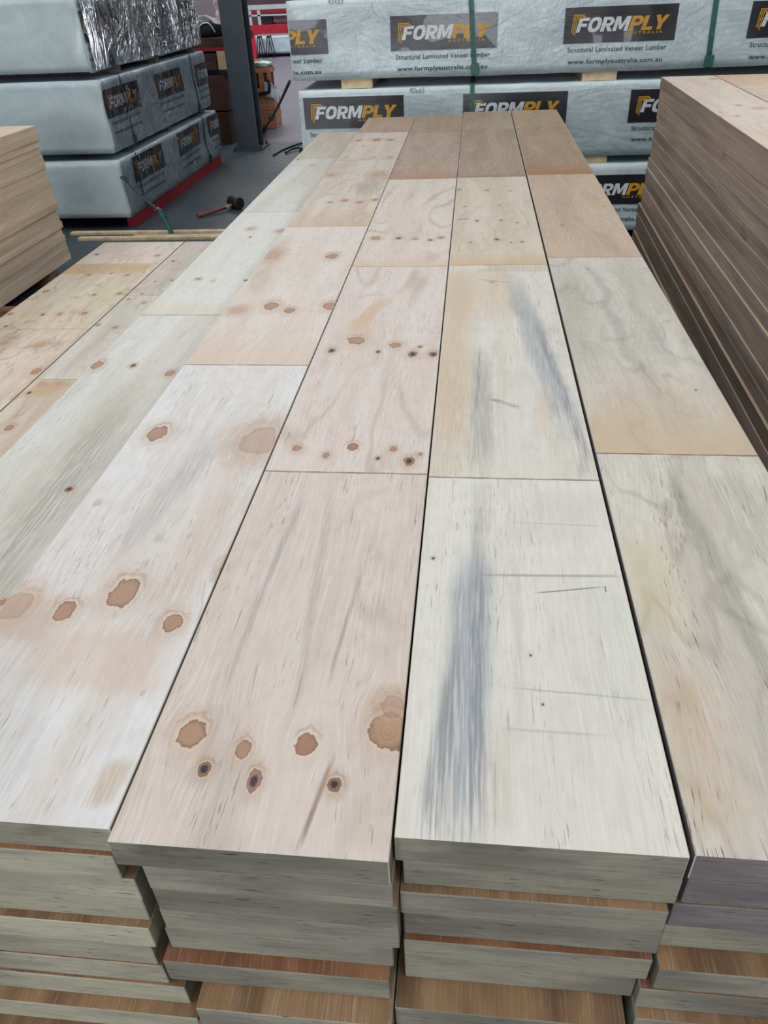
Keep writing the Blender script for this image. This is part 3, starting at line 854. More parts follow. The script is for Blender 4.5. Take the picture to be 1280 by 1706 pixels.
# heavy italic capitals of the logo, drawn as polygons in a unit box (x, y)
def logo_letters():
    def ring(cx, cy, rx, ry, n=20):
        return [(cx + rx * math.copysign(abs(math.cos(a)) ** .8, math.cos(a)), cy + ry * math.copysign(abs(math.sin(a)) ** .8, math.sin(a)))
                for a in [2 * math.pi * i / n for i in range(n)]]
    def arc(cx, cy, rx, ry, a0, a1, n=8):
        return [(cx + rx * math.cos(a0 + (a1 - a0) * i / n), cy + ry * math.sin(a0 + (a1 - a0) * i / n)) for i in range(n + 1)]
    h = math.pi / 2
    L = {}
    L['F'] = [[(0, 0), (.26, 0), (.26, .38), (.62, .38), (.62, .60), (.26, .60), (.26, .78), (.70, .78), (.70, 1), (0, 1)]]
    L['L'] = [[(0, 0), (.68, 0), (.68, .23), (.27, .23), (.27, 1), (0, 1)]]
    L['M'] = [[(0, 0), (.24, 0), (.24, .62), (.41, .12), (.59, .12), (.76, .62), (.76, 0), (1, 0), (1, 1), (.70, 1), (.50, .44), (.30, 1), (0, 1)]]
    L['Y'] = [[(.28, 0), (.56, 0), (.56, .40), (.86, 1), (.56, 1), (.42, .66), (.28, 1), (-.02, 1), (.28, .40)]]
    def bowl(inner):
        if inner:
            return arc(.42, .67, .14, .125, -h, h)
        return arc(.42, .67, .36, .33, -h, h)
    # P and R: built as strips between outer and inner outlines
    L['P'] = [[(0, 0), (.26, 0), (.26, 1), (0, 1)], 'bowl']
    L['R'] = [[(0, 0), (.26, 0), (.26, 1), (0, 1)], 'bowl', [(.30, .40), (.55, .36), (.82, 0), (.52, 0)]]
    L['O'] = ['ring']
    return L, ring, arc


LL, RING, ARC = logo_letters()
ADV = {'F': .74, 'O': .90, 'R': .84, 'M': 1.06, 'P': .80, 'L': .70, 'Y': .86}


def logo_word(word, shear=0.22):
    """list of polygons (list of points) for a word, normalised to unit height; returns polygons and width"""
    polys, x = [], 0.0
    h = math.pi / 2
    for ch in word:
        for part in LL[ch]:
            if part == 'ring':
                o_ = RING(.42, .5, .42, .52, 24)
                i_ = RING(.42, .5, .17, .28, 24)
                for k in range(24):
                    q = (k + 1) % 24
                    polys.append([(x + p[0], p[1]) for p in (o_[k], o_[q], i_[q], i_[k])])
            elif part == 'bowl':
                o_ = [(.26, .34)] + ARC(.44, .67, .34, .33, -h, h, 10) + [(.26, 1)]
                i_ = [(.26, .55)] + ARC(.42, .67, .11, .12, -h, h, 10) + [(.26, .79)]
                for k in range(len(o_) - 1):
                    polys.append([(x + p[0], p[1]) for p in (o_[k], o_[k + 1], i_[k + 1], i_[k])])
            else:
                polys.append([(x + p[0], p[1]) for p in part])
        x += ADV[ch]
    polys = [[(px_ + shear * py_, py_) for px_, py_ in p] for p in polys]
    return polys, x - .04 + shear


M_BLACK = plain('label_black', (38, 34, 38), 0.35, 0.1, 5, coat=0.4)
M_WHITE = plain('logo_white', (226, 230, 232), 0.45, 0.03, 5)
M_GOLD = plain('logo_gold', (214, 158, 44), 0.45, 0.06, 5)
M_INK = plain('print_grey', (62, 72, 80), 0.6, 0.05, 5)


def wrap_mat(name, rgb, rough, bump, sc, coat):
    m, g, b = new_mat(name)
    P = g.n('ShaderNodeTexCoord').outputs['Object']
    nz = g.noise(g.vm('MULTIPLY', P, (1.0, 1.0, 1.7)), sc, 5, 0.6, 1.2)
    n2 = g.noise(g.vm('MULTIPLY', P, (2.5, 2.5, 0.7)), sc * 0.8, 3, 0.5, 2.5)
    c = lin(rgb)
    g.put(b.inputs['Base Color'], g.mix(g.step(nz, .3, .7), tuple(v * .88 for v in c[:3]), tuple(min(1, v * 1.07) for v in c[:3])))
    b.inputs['Roughness'].default_value = rough
    b.inputs['Coat Weight'].default_value = coat
    b.inputs['Coat Roughness'].default_value = 0.14
    ridge = g.m('PINGPONG', g.m('MULTIPLY', n2, 5.0), 0.5)
    hgt = g.m('ADD', g.m('MULTIPLY', nz, 0.7), g.m('MULTIPLY', ridge, 0.35))
    bn = g.n('ShaderNodeBump')
    bn.inputs['Strength'].default_value = bump
    bn.inputs['Distance'].default_value = 0.02
    g.put(bn.inputs['Height'], hgt)
    g.put(b.inputs['Normal'], bn.outputs[0])
    g.put(b.inputs['Coat Normal'], bn.outputs[0])
    return m


def film_mat(name, amt, bump, sc, stretch=(1, 1, 1), rot=0.0, fk=1.2, rg=0.12, dist=0.03, rdg=8.0, fine=0.4):
    """clear stretch film: mostly see-through, sharp highlights on its creases"""
    m, g, b = new_mat(name)
    t = m.node_tree
    t.nodes.remove(b)
    P = g.n('ShaderNodeTexCoord').outputs['Object']
    mp = g.n('ShaderNodeMapping')
    g.put(mp.inputs['Vector'], P)
    mp.inputs['Rotation'].default_value = (0, rot, 0)
    mp.inputs['Scale'].default_value = stretch
    V = mp.outputs[0]
    n1 = g.noise(V, sc, 4, 0.6, 1.5)
    n2 = g.noise(V, sc * 2.3, 2, 0.5, 1.0)
    ridge = g.m('PINGPONG', g.m('MULTIPLY', n1, rdg), 0.5)
    h = g.m('ADD', ridge, g.m('MULTIPLY', n2, fine))
    bn = g.n('ShaderNodeBump')
    bn.inputs['Strength'].default_value = bump
    bn.inputs['Distance'].default_value = dist
    g.put(bn.inputs['Height'], h)
    gl = g.n('ShaderNodeBsdfGlossy')
    gl.inputs['Roughness'].default_value = rg
    gl.inputs['Color'].default_value = (.95, .97, 1, 1)
    g.put(gl.inputs['Normal'], bn.outputs[0])
    tr = g.n('ShaderNodeBsdfTransparent')
    tr.inputs['Color'].default_value = (.96, .97, .98, 1)
    fr = g.n('ShaderNodeFresnel')
    fr.inputs['IOR'].default_value = 1.5
    g.put(fr.inputs['Normal'], bn.outputs[0])
    ms = g.n('ShaderNodeMixShader')
    g.put(ms.inputs[0], g.m('ADD', g.m('MULTIPLY', fr.outputs[0], fk), amt, clamp=True))
    g.put(ms.inputs[1], tr.outputs[0])
    g.put(ms.inputs[2], gl.outputs[0])
    out = [n_ for n_ in t.nodes if n_.type == 'OUTPUT_MATERIAL'][0]
    g.put(out.inputs[0], ms.outputs[0])
    return m


W_FAR = wrap_mat('wrap_pale_grey_blue', (206, 219, 221), 0.42, 0.25, 3.0, 0.25)
W_LEFT = wrap_mat('wrap_silver_grey', (196, 212, 222), 0.34, 0.6, 3.0, 0.8)
M_SPD = plain('gap_shade_spacer', (92, 84, 78), 0.8, 0.3, 12)  # spacer colour darkened so the gaps between left packs look shaded
W_PLAIN = wrap_mat('wrap_plain_end', (172, 186, 190), 0.5, 0.25, 2.2, 0.3)
F_FAR = film_mat('stretch_film', -0.03, 0.55, 1.6, (0.8, 1, 2.6), 0.5, fk=0.5, rg=0.07, dist=0.05)
F_CR = film_mat('crumpled_film', 0.36, 1.0, 1.0, (3.2, 1.0, 0.8), -0.7, fk=1.6, rg=0.12, dist=0.16, rdg=5.0, fine=0.2)
F_LEFT = film_mat('stretch_film_left', -0.02, 0.8, 1.6, (1.4, 1.0, 1.0), -0.4, fk=0.8, rg=0.12, dist=0.05)
M_GREEN = plain('strap_green', (24, 84, 72), 0.45, 0.2, 30)
M_GREEND = plain('strap_dark_green', (16, 48, 46), 0.5, 0.2, 30)
M_BLK = plain('black_rubber', (26, 27, 30), 0.5, 0.3, 20)


def disp(p, seed, amp):
    q = Vector((p[0] * 2.1 + seed * 7.3, p[1] * 2.1 + seed, p[2] * 3.2 - seed * 3.1))
    r_ = Vector((p[0] * 7.0 + seed, p[1] * 7.0, p[2] * 5.0 + seed))
    return amp * (noise.noise(q) + 0.35 * noise.noise(r_))


def pack(loc, rz, L, D, H, label, group, labels, seed, amp=0.010, wrap=None, plain_end=None, straps=(), film=None, sag=0.0, scrib=None):
    """wrapped pack; local x along the printed face, which looks to local -y. labels: (x start, z top of panel) in pack metres"""
    root = empty('wrapped_timber_pack', loc, rz)
    tag(root, label, 'pack', group)
    wrap = wrap or W_FAR
    cell = 0.05

    def surf(x_, z_, lift=0.0):
        s_ = disp((x_, 0, z_), seed, amp)
        hem = 0.0
        return (x_, -s_ - lift, z_)

    def droop(x_):   # the loose hem of the wrap hangs a little below the load
        return -sag * (0.5 + 0.9 * noise.noise(Vector((x_ * 0.9 + seed * 5, seed, 0)))) + 0.004 * noise.noise(Vector((x_ * 6, seed, 3)))

    bm = bmesh.new()
    nx, nz, ny = max(6, int(L / cell)), max(5, int(H / cell)), max(5, int(D / (cell * 2)))
    # front and back grids, sides, top, bottom as one closed skin
    def P3(i, j, k):
        x_, y_, z_ = L * i / nx, (0.0 if j == 0 else 0.018 + (D - 0.018) * (j - 1) / (ny - 1)), H * k / nz
        rnd_ = 0.012
        n_ = Vector((0, 0, 0))
        if i == 0: n_.x -= 1
        if i == nx: n_.x += 1
        if j == 0: n_.y -= 1
        if j == ny: n_.y += 1
        if k == 0: n_.z -= 1
        if k == nz: n_.z += 1
        q = Vector((x_, y_, z_))
        cnt = abs(n_.x) + abs(n_.y) + abs(n_.z)
        if cnt > 1:
            q -= n_ * rnd_ * (0.35 if cnt == 2 else 0.6)
        if j == 0 and cnt == 1:
            q.y -= disp((x_, 0, z_), seed, amp)
        elif cnt == 1 and n_.z == 0:
            q += n_ * disp((x_, y_, z_), seed + 2, amp)
        if k == 0 and j == 0:
            q.z += droop(x_)
        elif k == nz and cnt == 1:
            q.z -= 0.004 * abs(noise.noise(Vector((x_ * 3, y_ * 3, seed))))
        return q
    grid = {}
    def V_(i, j, k):
        if (i, j, k) not in grid:
            grid[(i, j, k)] = bm.verts.new(P3(i, j, k))
        return grid[(i, j, k)]
    for i in range(nx):
        for k in range(nz):
            bm.faces.new((V_(i, 0, k), V_(i + 1, 0, k), V_(i + 1, 0, k + 1), V_(i, 0, k + 1)))
            bm.faces.new((V_(i + 1, ny, k), V_(i, ny, k), V_(i, ny, k + 1), V_(i + 1, ny, k + 1)))
        for j in range(ny):
            bm.faces.new((V_(i, j, nz), V_(i + 1, j, nz), V_(i + 1, j + 1, nz), V_(i, j + 1, nz)))
            bm.faces.new((V_(i, j + 1, 0), V_(i + 1, j + 1, 0), V_(i + 1, j, 0), V_(i, j, 0)))
    for j in range(ny):
        for k in range(nz):
            f = bm.faces.new((V_(0, j + 1, k), V_(0, j, k), V_(0, j, k + 1), V_(0, j + 1, k + 1)))
            f.material_index = 1
            f = bm.faces.new((V_(nx, j, k), V_(nx, j + 1, k), V_(nx, j + 1, k + 1), V_(nx, j, k + 1)))
            f.material_index = 1
    bm_obj('wrapping', bm, [wrap, plain_end or wrap], root, smooth=True)

    LW, LH = 0.737, 0.207
    for (lx, lz) in labels:
        # printed panel follows the wrap
        bm = bmesh.new()
        xa, xb = max(lx, 0.012), min(lx + LW, L - 0.012)
        na, nb = max(2, int((xb - xa) / 0.04)), 6
        vg = [[bm.verts.new(surf(xa + (xb - xa) * i / na, lz - LH + LH * k / nb, 0.004)) for k in range(nb + 1)] for i in range(na + 1)]
        for i in range(na):
            for k in range(nb):
                bm.faces.new((vg[i][k], vg[i + 1][k], vg[i + 1][k + 1], vg[i][k + 1]))
        panel = bm_obj('printed_label', bm, [M_BLACK], root, smooth=True)
        # lettering
        sets = {0: bmesh.new(), 2: bmesh.new(), 3: bmesh.new()}

        def poly(pts, mi):
            bm = sets[mi if mi > 1 else 0]
            vs = [bm.verts.new((p[0], 0, p[1])) for p in pts]
            try:
                f = bm.faces.new(vs)
                f.material_index = min(mi, 2)
            except ValueError:
                pass

        lh = LH * 0.40
        base = lz - LH + LH * 0.31
        p1, w1 = logo_word('FORM')
        p2, w2 = logo_word('PLY')
        xs0, xs1, xe = lx + LW * .105, lx + LW * .575, lx + LW * .925
        k1 = (xs1 - xs0) / (w1 - .17)
        for pl in p1:
            poly([(xs0 + q[0] * k1, base + q[1] * lh) for q in pl], 0)
        k2 = (xe - xs1) / (w2 - .02)
        for pl in p2:
            poly([(xs1 + q[0] * k2, base + q[1] * lh) for q in pl], 1)
        # nested gold corners
        for r_ in range(3):
            ox, oy, t_ = lx + LW * (.078 + .014 * r_), lz - LH * (.20 + .045 * r_), 0.006
            dn, rt = LH * .50, LW * .10
            poly([(ox, oy), (ox - .010, oy - dn), (ox - .010 + t_, oy - dn), (ox + t_, oy - t_), (ox + t_ + .0, oy - t_), (ox + rt, oy - t_), (ox + rt, oy)], 1)
        vs_, fs_, asp = text_mesh('AUSTRALIA', 0.015, 0.15, 1.5)
        for f_ in fs_:
            poly([(lx + LW * .54 + vs_[v][0] * LW * .34, lz - LH * .79 + vs_[v][1] * LH * .075) for v in f_], 1)
        for (txt, fa, fb, dz, hh, off) in (('Structural Laminated Veneer Lumber', .045, .935, .052, .030, 0.012), ('www.formplyaustralia.com.au', .055, .915, .130, .036, 0.022)):
            vs_, fs_, asp = text_mesh(txt, off, 0.0, 1.08)
            for f_ in fs_:
                poly([(lx + LW * (fa + (fb - fa) * vs_[v][0]), lz - LH - dz + vs_[v][1] * hh) for v in f_], 2 if dz < .1 else 3)
        for si, nm in ((0, 'logo_lettering'), (2, 'printed_caption'), (3, 'printed_web_address')):
            bm = sets[si]
            for cut, nrm in ((xa, -1), (xb, 1)):
                bmesh.ops.bisect_plane(bm, geom=bm.verts[:] + bm.edges[:] + bm.faces[:], plane_co=(cut, 0, 0), plane_no=(nrm, 0, 0), clear_outer=True)
            for v in bm.verts:
                v.co = Vector(surf(v.co.x, v.co.z, 0.0065))
            if len(bm.faces):
                bm_obj(nm, bm, [M_WHITE, M_GOLD, M_INK], panel)
            else:
                bm.free()
    if scrib:
        bm = bmesh.new()
        vs_, fs_, asp = text_mesh(scrib[0], -0.012, 0.3)
        for f_ in fs_:
            try:
                bm.faces.new([bm.verts.new(surf(scrib[1] + .11 * vs_[v][0], scrib[2] + .035 * vs_[v][1], .006)) for v in f_])
            except ValueError:
                pass
        bm_obj('handwritten_size', bm, [M_INK], root)
    if film:
        bm = bmesh.new()
        fm, (fx0, fx1), famp, lift = film
        na, nb = int((fx1 - fx0) / 0.03), int(H / 0.03)
        vg = [[bm.verts.new((fx0 + (fx1 - fx0) * i / na,
                             -0.008 - lift - disp((fx0 + (fx1 - fx0) * i / na, 0, H * k / nb), seed, amp)
                             - abs(famp * noise.noise(Vector((i * 0.22 + k * 0.10, k * 0.06, seed * 3)))),
                             0.01 + (H - 0.02) * k / nb)) for k in range(nb + 1)] for i in range(na + 1)]
        for i in range(na):
            for k in range(nb):
                bm.faces.new((vg[i][k], vg[i + 1][k], vg[i + 1][k + 1], vg[i][k + 1]))
        bm_obj('clear_film', bm, [fm], root, smooth=True)
    for (sx, tilt, sw, smat) in straps:
        bm = bmesh.new()
        nn = 14
        pts = [surf(sx + tilt * (1 - k / nn), H * k / nn, 0.012) for k in range(nn + 1)]
        for k in range(nn):
            a_, b_ = pts[k], pts[k + 1]
            vs = [bm.verts.new(Vector(q) + Vector((dx_, dy_, 0))) for q in (a_, b_) for dx_, dy_ in ((-sw / 2, 0), (sw / 2, 0), (sw / 2, .004), (-sw / 2, .004))]
            for q in ((0, 1, 5, 4), (1, 2, 6, 5), (2, 3, 7, 6), (3, 0, 4, 7)):
                bm.faces.new([vs[t_] for t_ in q])
        # over the top and the buckle near the foot
        add_box(bm, sx - sw / 2, sx + sw / 2, -0.012, D + .005, H + .008, H + .012)
        add_box(bm, sx + tilt - sw * .8, sx + tilt + sw * .8, -0.034, -0.008, 0.005, 0.075, 0, 0.004)
        bm_obj('lashing_strap', bm, [smat], root)
    return root


FG = 'wrapped packs stacked at the far end'
FY, FX, FL, FD = 6.2, -1.30, 5.6, 1.2
pack((FX - .01, FY, 1.135), 0, FL, FD, 0.485, 'pale wrapped pack, upper of the far stack, with green lashing straps', FG,
     [(-0.458, 0.370), (0.723, 0.370), (1.908, 0.376), (3.11, 0.370)], 1.3, straps=[(1.272, .04, .035, M_GREEN), (2.872, .02, .035, M_GREEN)],
     film=(F_FAR, (0.0, 5.5), .006, 0.002), sag=.012, scrib=('45x65', .30, .455), amp=.013)
pack((FX + .02, FY, 0.59), 0, FL, FD, 0.485, 'pale wrapped pack, second one down in the far stack', FG,
     [(0.038, 0.437), (1.204, 0.431), (2.376, 0.425), (3.56, 0.43)], 4.1, straps=[(1.268, .0, .03, M_GREEN)],
     film=(F_FAR, (0.0, 5.5), .006, 0.002), sag=.0, scrib=('90x65', .82, .445))
pack((FX, FY, 0.055), 0, FL, FD, 0.485, 'shaded wrapped pack at the bottom of the far stack', FG,
     [(-0.35, 0.405), (0.84, 0.405), (2.03, 0.405), (3.22, 0.405)], 8.7, sag=.0)
pack((FX, FY, 1.675), 0, FL, FD, 0.485, 'unseen wrapped pack added above the far stack for its shade', FG, [(0.3, .37), (1.5, .37), (2.7, .37)], 2.2)  # out-of-frame pack, added to shade the far ends of the boards
GB = 'timber spacers between the packs of the far stack'
for zi, (za, zb) in enumerate(((0.0, 0.055), (0.54, 0.59), (1.075, 1.135), (1.62, 1.675))):
    for xi, (xa, xb) in enumerate(((-0.956, -0.73), (0.751, 0.988), (2.5, 2.73), (3.8, 4.03))):
        if zi == 2 and xi < 2:
            lab = ('pale wood spacer under the upper far pack, near its left corner', 'pale wood spacer under the upper far pack, beside the tall right pile')[xi]
        else:
            lab = 'timber spacer between far packs, hidden behind the nearer piles'
        bearer(xa, xb, FY + .02, FY + FD - .05, za, zb, lab, GB, M_BEAR, 'timber_spacer')

# left stack: printed sides look to +x
LG = 'silver wrapped packs stacked on the left'
LX, LY = -2.93, 6.6
R90 = math.radians(90)
def lpack(z0, H, label, labels, seed, Ls, x=LX, y=LY, **kw):
    return pack((x, y, z0), R90, Ls, 1.7, H, label, LG, labels, seed, wrap=W_LEFT, plain_end=W_PLAIN, **kw)


lpack(0.105, 0.46, 'silver wrapped pack at the bottom of the left stack, on red rails', [(0.28, 0.43), (1.47, 0.43), (2.55, 0.43)], 3.3, 2.92,
      amp=.022, sag=.014, straps=[(.36, .02, .012, M_GREEND), (2.36, .05, .02, M_GREEND)], film=(F_LEFT, (.02, 2.9), .018, .004))
lpack(0.615, 0.535, 'silver wrapped pack in the middle of the left stack', [(0.04, 0.46), (1.25, 0.455), (2.43, 0.43)], 6.1, 2.86, x=LX - .02,
      amp=.020, sag=.0, straps=[(.42, .04, .012, M_GREEND), (2.33, .02, .02, M_GREEND)], film=(F_LEFT, (.02, 2.8), .018, .004))
lpack(1.205, 0.50, 'glossy pack in crumpled clear film on top of the left stack', [(-.06, 0.40), (1.12, 0.40), (2.3, 0.40)], 9.4, 2.9, x=LX - .06,
      amp=.020, sag=.02, straps=[(.45, -.02, .012, M_GREEND)], film=(F_CR, (.02, 2.88), .05, .012))
for zi, (za, zb) in enumerate(((0.565, 0.615), (1.15, 1.205))):
    for yi, yy_ in enumerate((7.15, 8.1, 9.25)):
        bearer(-4.5, -2.99, yy_ - .045, yy_ + .045, za, zb,
               ('near', 'middle', 'far')[yi] + (' timber spacer between the bottom and middle left packs' if zi == 0 else ' timber spacer under the crumpled film pack on the left'),
               'timber spacers in the left stack', M_SPD, 'timber_spacer')
M_RED = plain('red_paint', (150, 22, 44), 0.5, 0.2, 10)
for xi, xr in enumerate((-2.985, -3.75, -4.5)):
    bearer(xr - .05, xr + .035, 6.75, 9.5, 0, 0.105, ['dark red rail along the floor under the left stack', 'red rail under the middle of the left stack, out of sight',
           'red rail under the far side of the left stack, out of sight'][xi], 'red rails under the left stack', M_RED, 'steel_rail')

# thin strips lying on the floor in front of the left stack
for i, (y, xa, xb, h) in enumerate(((6.50, -3.45, -2.05, .022), (6.32, -3.3, -1.9, .024), (6.40, -2.85, -1.95, .012))):
    bearer(xa, xb, y - .03, y + .03, 0, h, ['long thin pine strip on the floor, closest to the left packs', 'long thin pine strip on the floor, closest to the low pile',
           'short thin pine strip lying between two longer strips'][i], 'thin pine strips on the floor', M_BEAR, 'timber_strip')

# ------------------------------------------------------------------ loose straps, mallet, cables
M_HOOK = plain('zinc_hook', (150, 152, 150), 0.35, 0.1, 20, metal=0.8)
root = tag(empty('ratchet_strap', (-2.53, 6.46, 0)), 'dark green ratchet strap hanging from the bottom left pack to the floor', 'strap')
bm = bmesh.new()
pts = smooth_pts([(-.375, .115, .445), (-.33, .085, .40), (-.2, .06, .27), (-.08, .04, .185)])
tube(bm, pts, [.034 - .016 * min(1, k / 6) for k in range(len(pts))], 8, flat=.3)
bm_obj('webbing', bm, [M_GREEND], root)
bm = bmesh.new()
tube(bm, smooth_pts([(-.09, .045, .195), (-.06, .02, .15), (-.02, .0, .07), (.005, -.02, .0)]), .022, 8, flat=.6)
bm_obj('strap_tail', bm, [M_GREEN], root)
bm = bmesh.new()
add_box(bm, -.085, -.035, -.0, .05, .11, .15, 0, .006)
bm_obj('ratchet', bm, [M_GREEN], root)
bm = bmesh.new()
tube(bm, [(-.125, .03, .19), (-.085, .02, .215), (-.075, .02, .18)], .007, 6)
bm_obj('buckle', bm, [M_HOOK], root)

root = tag(empty('tie_down_strap', (-2.97, 11.8, 0)), 'thin black tie-down strap slanting from the upper far pack to the floor', 'strap')
bm = bmesh.new()
A_, B_ = Vector((0, 0, 0.02)), Vector((1.63, -5.55, 1.13))
tube(bm, [A_.lerp(B_, k / 12) - Vector((0, 0, .03 * math.sin(math.pi * k / 12))) for k in range(13)], .012, 6)
bm_obj('webbing', bm, [M_BLK], root)
bm = bmesh.new()
tube(bm, [A_.lerp(B_, t_) + Vector((0, 0, -.01)) for t_ in (0.0, .06, .12)], .03, 8)
bm_obj('ratchet', bm, [M_BLK], root)
bm = bmesh.new()
tube(bm, [A_.lerp(B_, t_) + Vector((0, 0, -.02)) for t_ in (.42, .47)], .03, 8)
bm_obj('ratchet', bm, [M_BLK], root)

root = tag(empty('mallet', (-2.47, 7.0, 0)), 'rubber mallet with reddish wooden handle lying on the floor', 'mallet')
M_HAND = plain('mallet_handle_wood', (128, 66, 62), 0.55, 0.2, 20)
M_HAND2 = plain('mallet_handle_bare', (176, 140, 112), 0.55, 0.2, 20)
bm = bmesh.new()
tube(bm, [(0, 0, .022), (.1, .11, .024), (.2, .23, .032)], [.020, .017, .014], 10)
bm_obj('handle', bm, [M_HAND], root)
bm = bmesh.new()
tube(bm, [(.2, .23, .032), (.25, .29, .045)], .0145, 10)
bm_obj('handle_neck', bm, [M_HAND2], root)
bm = bmesh.new()
dv = Vector((0.62, -0.55, 0)).normalized()
cc = Vector((.275, .32, .056))
tube(bm, [cc - dv * .075, cc - dv * .06, cc + dv * .06, cc + dv * .075], [.048, .056, .056, .048], 18)
bm_obj('head', bm, [M_BLK], root)

bm = bmesh.new()
tube(bm, smooth_pts([(-2.40, 9.85, .012), (-2.36, 10.2, .012), (-2.22, 10.6, .014), (-1.95, 10.9, .014), (-1.5, 11.0, .014)]), .012, 6)
o = bm_obj('cable', bm, [M_BLK])
tag(o, 'black cable curving over the floor behind the far stack', 'cable')
bm = bmesh.new()
tube(bm, smooth_pts([(-2.27, 9.95, .02), (-2.22, 10.15, .03), (-2.1, 10.25, .03), (-1.9, 10.2, .03)]), .014, 6)
add_box(bm, -2.12, -1.75, 10.05, 10.22, 0, .06, 0, .01)
o = bm_obj('cable_connector', bm, [M_BLK])
tag(o, 'black cable end with plug on the floor beside the far stack', 'cable')

# ------------------------------------------------------------------ steel column
M_STEEL = plain('column_paint', (52, 60, 68), 0.5, 0.12, 5)
M_STEELL = plain('column_pale_edge', (120, 122, 124), 0.5, 0.12, 12)  # lighter tone for the thin strip along the front flange edge
root = tag(empty('steel_column', (-2.81, 10.45, 0)), 'dark steel H-section column standing between the stacks', 'column')
bm = bmesh.new()
add_box(bm, -.15, .12, -.15, -.132, 0.02, 7.0, 0, .002)
add_box(bm, -.15, .12, .132, .15, 0.02, 7.0, 0, .002)
add_box(bm, -.022, -.008, -.132, .132, 0.02, 7.0)
bm_obj('column_shaft', bm, [M_STEEL], root)
bm = bmesh.new()
add_box(bm, .1205, .1225, -.149, -.133, 0.02, 6.9)
bm_obj('pale_flange_edge', bm, [M_STEELL], root)
bm = bmesh.new()
add_box(bm, -.2, .18, -.2, .2, 0.0, 0.022, 0, .002)
for sx in (-.17, .15):
    for sy in (-.17, .17):
        tube(bm, [(sx, sy, .02), (sx, sy, .06)], .014, 8)
bm_obj('base_plate', bm, [M_STEEL], root)

# ------------------------------------------------------------------ goods beyond the column
M_DKWOOD = edge_mat('dark_board_edges', (92, 66, 58), (74, 52, 48), dark=(40, 28, 28), gash=.5, stain=.5, lam=.3)
M_ORWOOD = plain('orange_board', (196, 138, 104), 0.7, 0.18, 9)
M_ORDK = plain('orange_board_shadow_gap', (96, 52, 40), 0.8, 0.2, 9)  # darker copy of the orange, paints shade into the crate gaps
M_PALE = plain('pale_board', (206, 172, 140), 0.7, 0.12, 14)
M_WPLAS = plain('white_plastic', (226, 228, 236), 0.35, 0.06, 6, coat=.4, bump=.6)
M_GPLAS = plain('greenish_plastic', (168, 200, 182), 0.4, 0.15, 9, coat=.4, bump=.8)
M_BPLAS = plain('black_plastic', (30, 34, 40), 0.42, 0.2, 7, coat=.1, bump=.9)
M_MAUVE = plain('dusty_mauve_board', (124, 104, 112), 0.7, 0.15, 5)


def board_stack(loc, L, D, layers, label, cat='stack of boards', mat=None, name='board_stack'):
    """layers: list of (z0, z1, dx) slabs"""
    root = tag(empty(name, loc), label, cat)
    for (z0, z1, dx, mt) in layers:
        bm = bmesh.new()
        add_box(bm, dx, L + dx, 0, D, z0, z1, 0, .004)
        bm_obj('board_bundle', bm, [mt], root)
    return root


board_stack((-4.75, 10.75, 0), 1.6, 1.6, [(0.0, .38, 0, M_DKWOOD), (.40, .80, .02, M_DKWOOD)], 'dark brown stack of boards behind the left packs, below the red rail')
for i, yy_ in enumerate((10.95, 12.0)):
    bearer(-4.7, -3.16, yy_ - .04, yy_ + .04, .80, .86, ('mauve bearer on the dark brown stack, nearer one', 'mauve bearer on the dark brown stack, farther one')[i],
           'bearers on the dark brown stack', M_MAUVE)
board_stack((-4.72, 10.72, .86), 1.52, 1.5, [(0.0, .18, 0, M_DKWOOD)], 'small dark bundle of boards under the red rail')
board_stack((-3.18, 10.70, .86), .2, .4, [(0.0, .20, 0, M_PALE)], 'pale board ends beside the small dark bundle')
bearer(-4.72, -2.98, 10.70, 10.78, 1.06, 1.10, 'red rail across the dark brown stack, nearer one', 'red rails on the dark brown stack', M_RED, 'steel_rail')
bearer(-4.72, -3.14, 12.0, 12.08, 1.06, 1.10, 'red rail across the dark brown stack, farther one', 'red rails on the dark brown stack', M_RED, 'steel_rail')
board_stack((-4.72, 10.7, 1.10), 1.65, 1.5, [(0.0, .10, 0, M_DKWOOD)], 'thin bundle of boards on the red rails under the black bag')


def blob(name, loc, size, mat, seed, rough=.25, label=None, cat=None, parent=None, sub=3, flatb=True):
    bm = bmesh.new()
    bmesh.ops.create_icosphere(bm, subdivisions=sub, radius=1)
    for v in bm.verts:
        n_ = v.co.normalized()
        f_ = 1 + rough * noise.noise(n_ * 2.2 + Vector((seed, seed, 0))) + rough * .5 * noise.noise(n_ * 5 + Vector((0, seed, 0)))
        v.co = Vector((n_.x * size[0] * f_, n_.y * size[1] * f_, max(n_.z * f_, -.55) * size[2]))
    mz = min(v.co.z for v in bm.verts)
    for v in bm.verts:
        v.co.z -= mz
    o = bm_obj(name, bm, [mat], parent, smooth=True)
    o.location = loc
    if label:
        tag(o, label, cat)
    return o


bag = blob('bag', (-3.38, 11.0, 1.20), (.28, .2, .14), M_BPLAS, 3, label='black bag with a white strap lying on the boards behind the left packs', cat='bag')
bm = bmesh.new()
tube(bm, smooth_pts([(-.02, -.21, .04), (.02, -.215, .13), (.12, -.20, .15), (.19, -.18, .05)]), .020, 6, flat=.4)
bm_obj('bag_strap', bm, [M_WPLAS], bag)
M_PINKP = plain('pinkish_film', (224, 196, 204), 0.3, 0.25, 14, coat=.5, bump=1.0)
bm = bmesh.new()
tube(bm, smooth_pts([(0, 0, 0), (-.03, -.02, .12), (-.09, .0, .22), (-.12, .01, .36), (-.17, .0, .45)]), [.04, .05, .055, .06, .03] * 6, 8, flat=.5)
o = bm_obj('crumpled_film_strip', bm, [M_PINKP])
o.location = (-3.04, 10.88, 1.20)
tag(o, 'crumpled pinkish white plastic strip standing beside the column', 'plastic sheet')
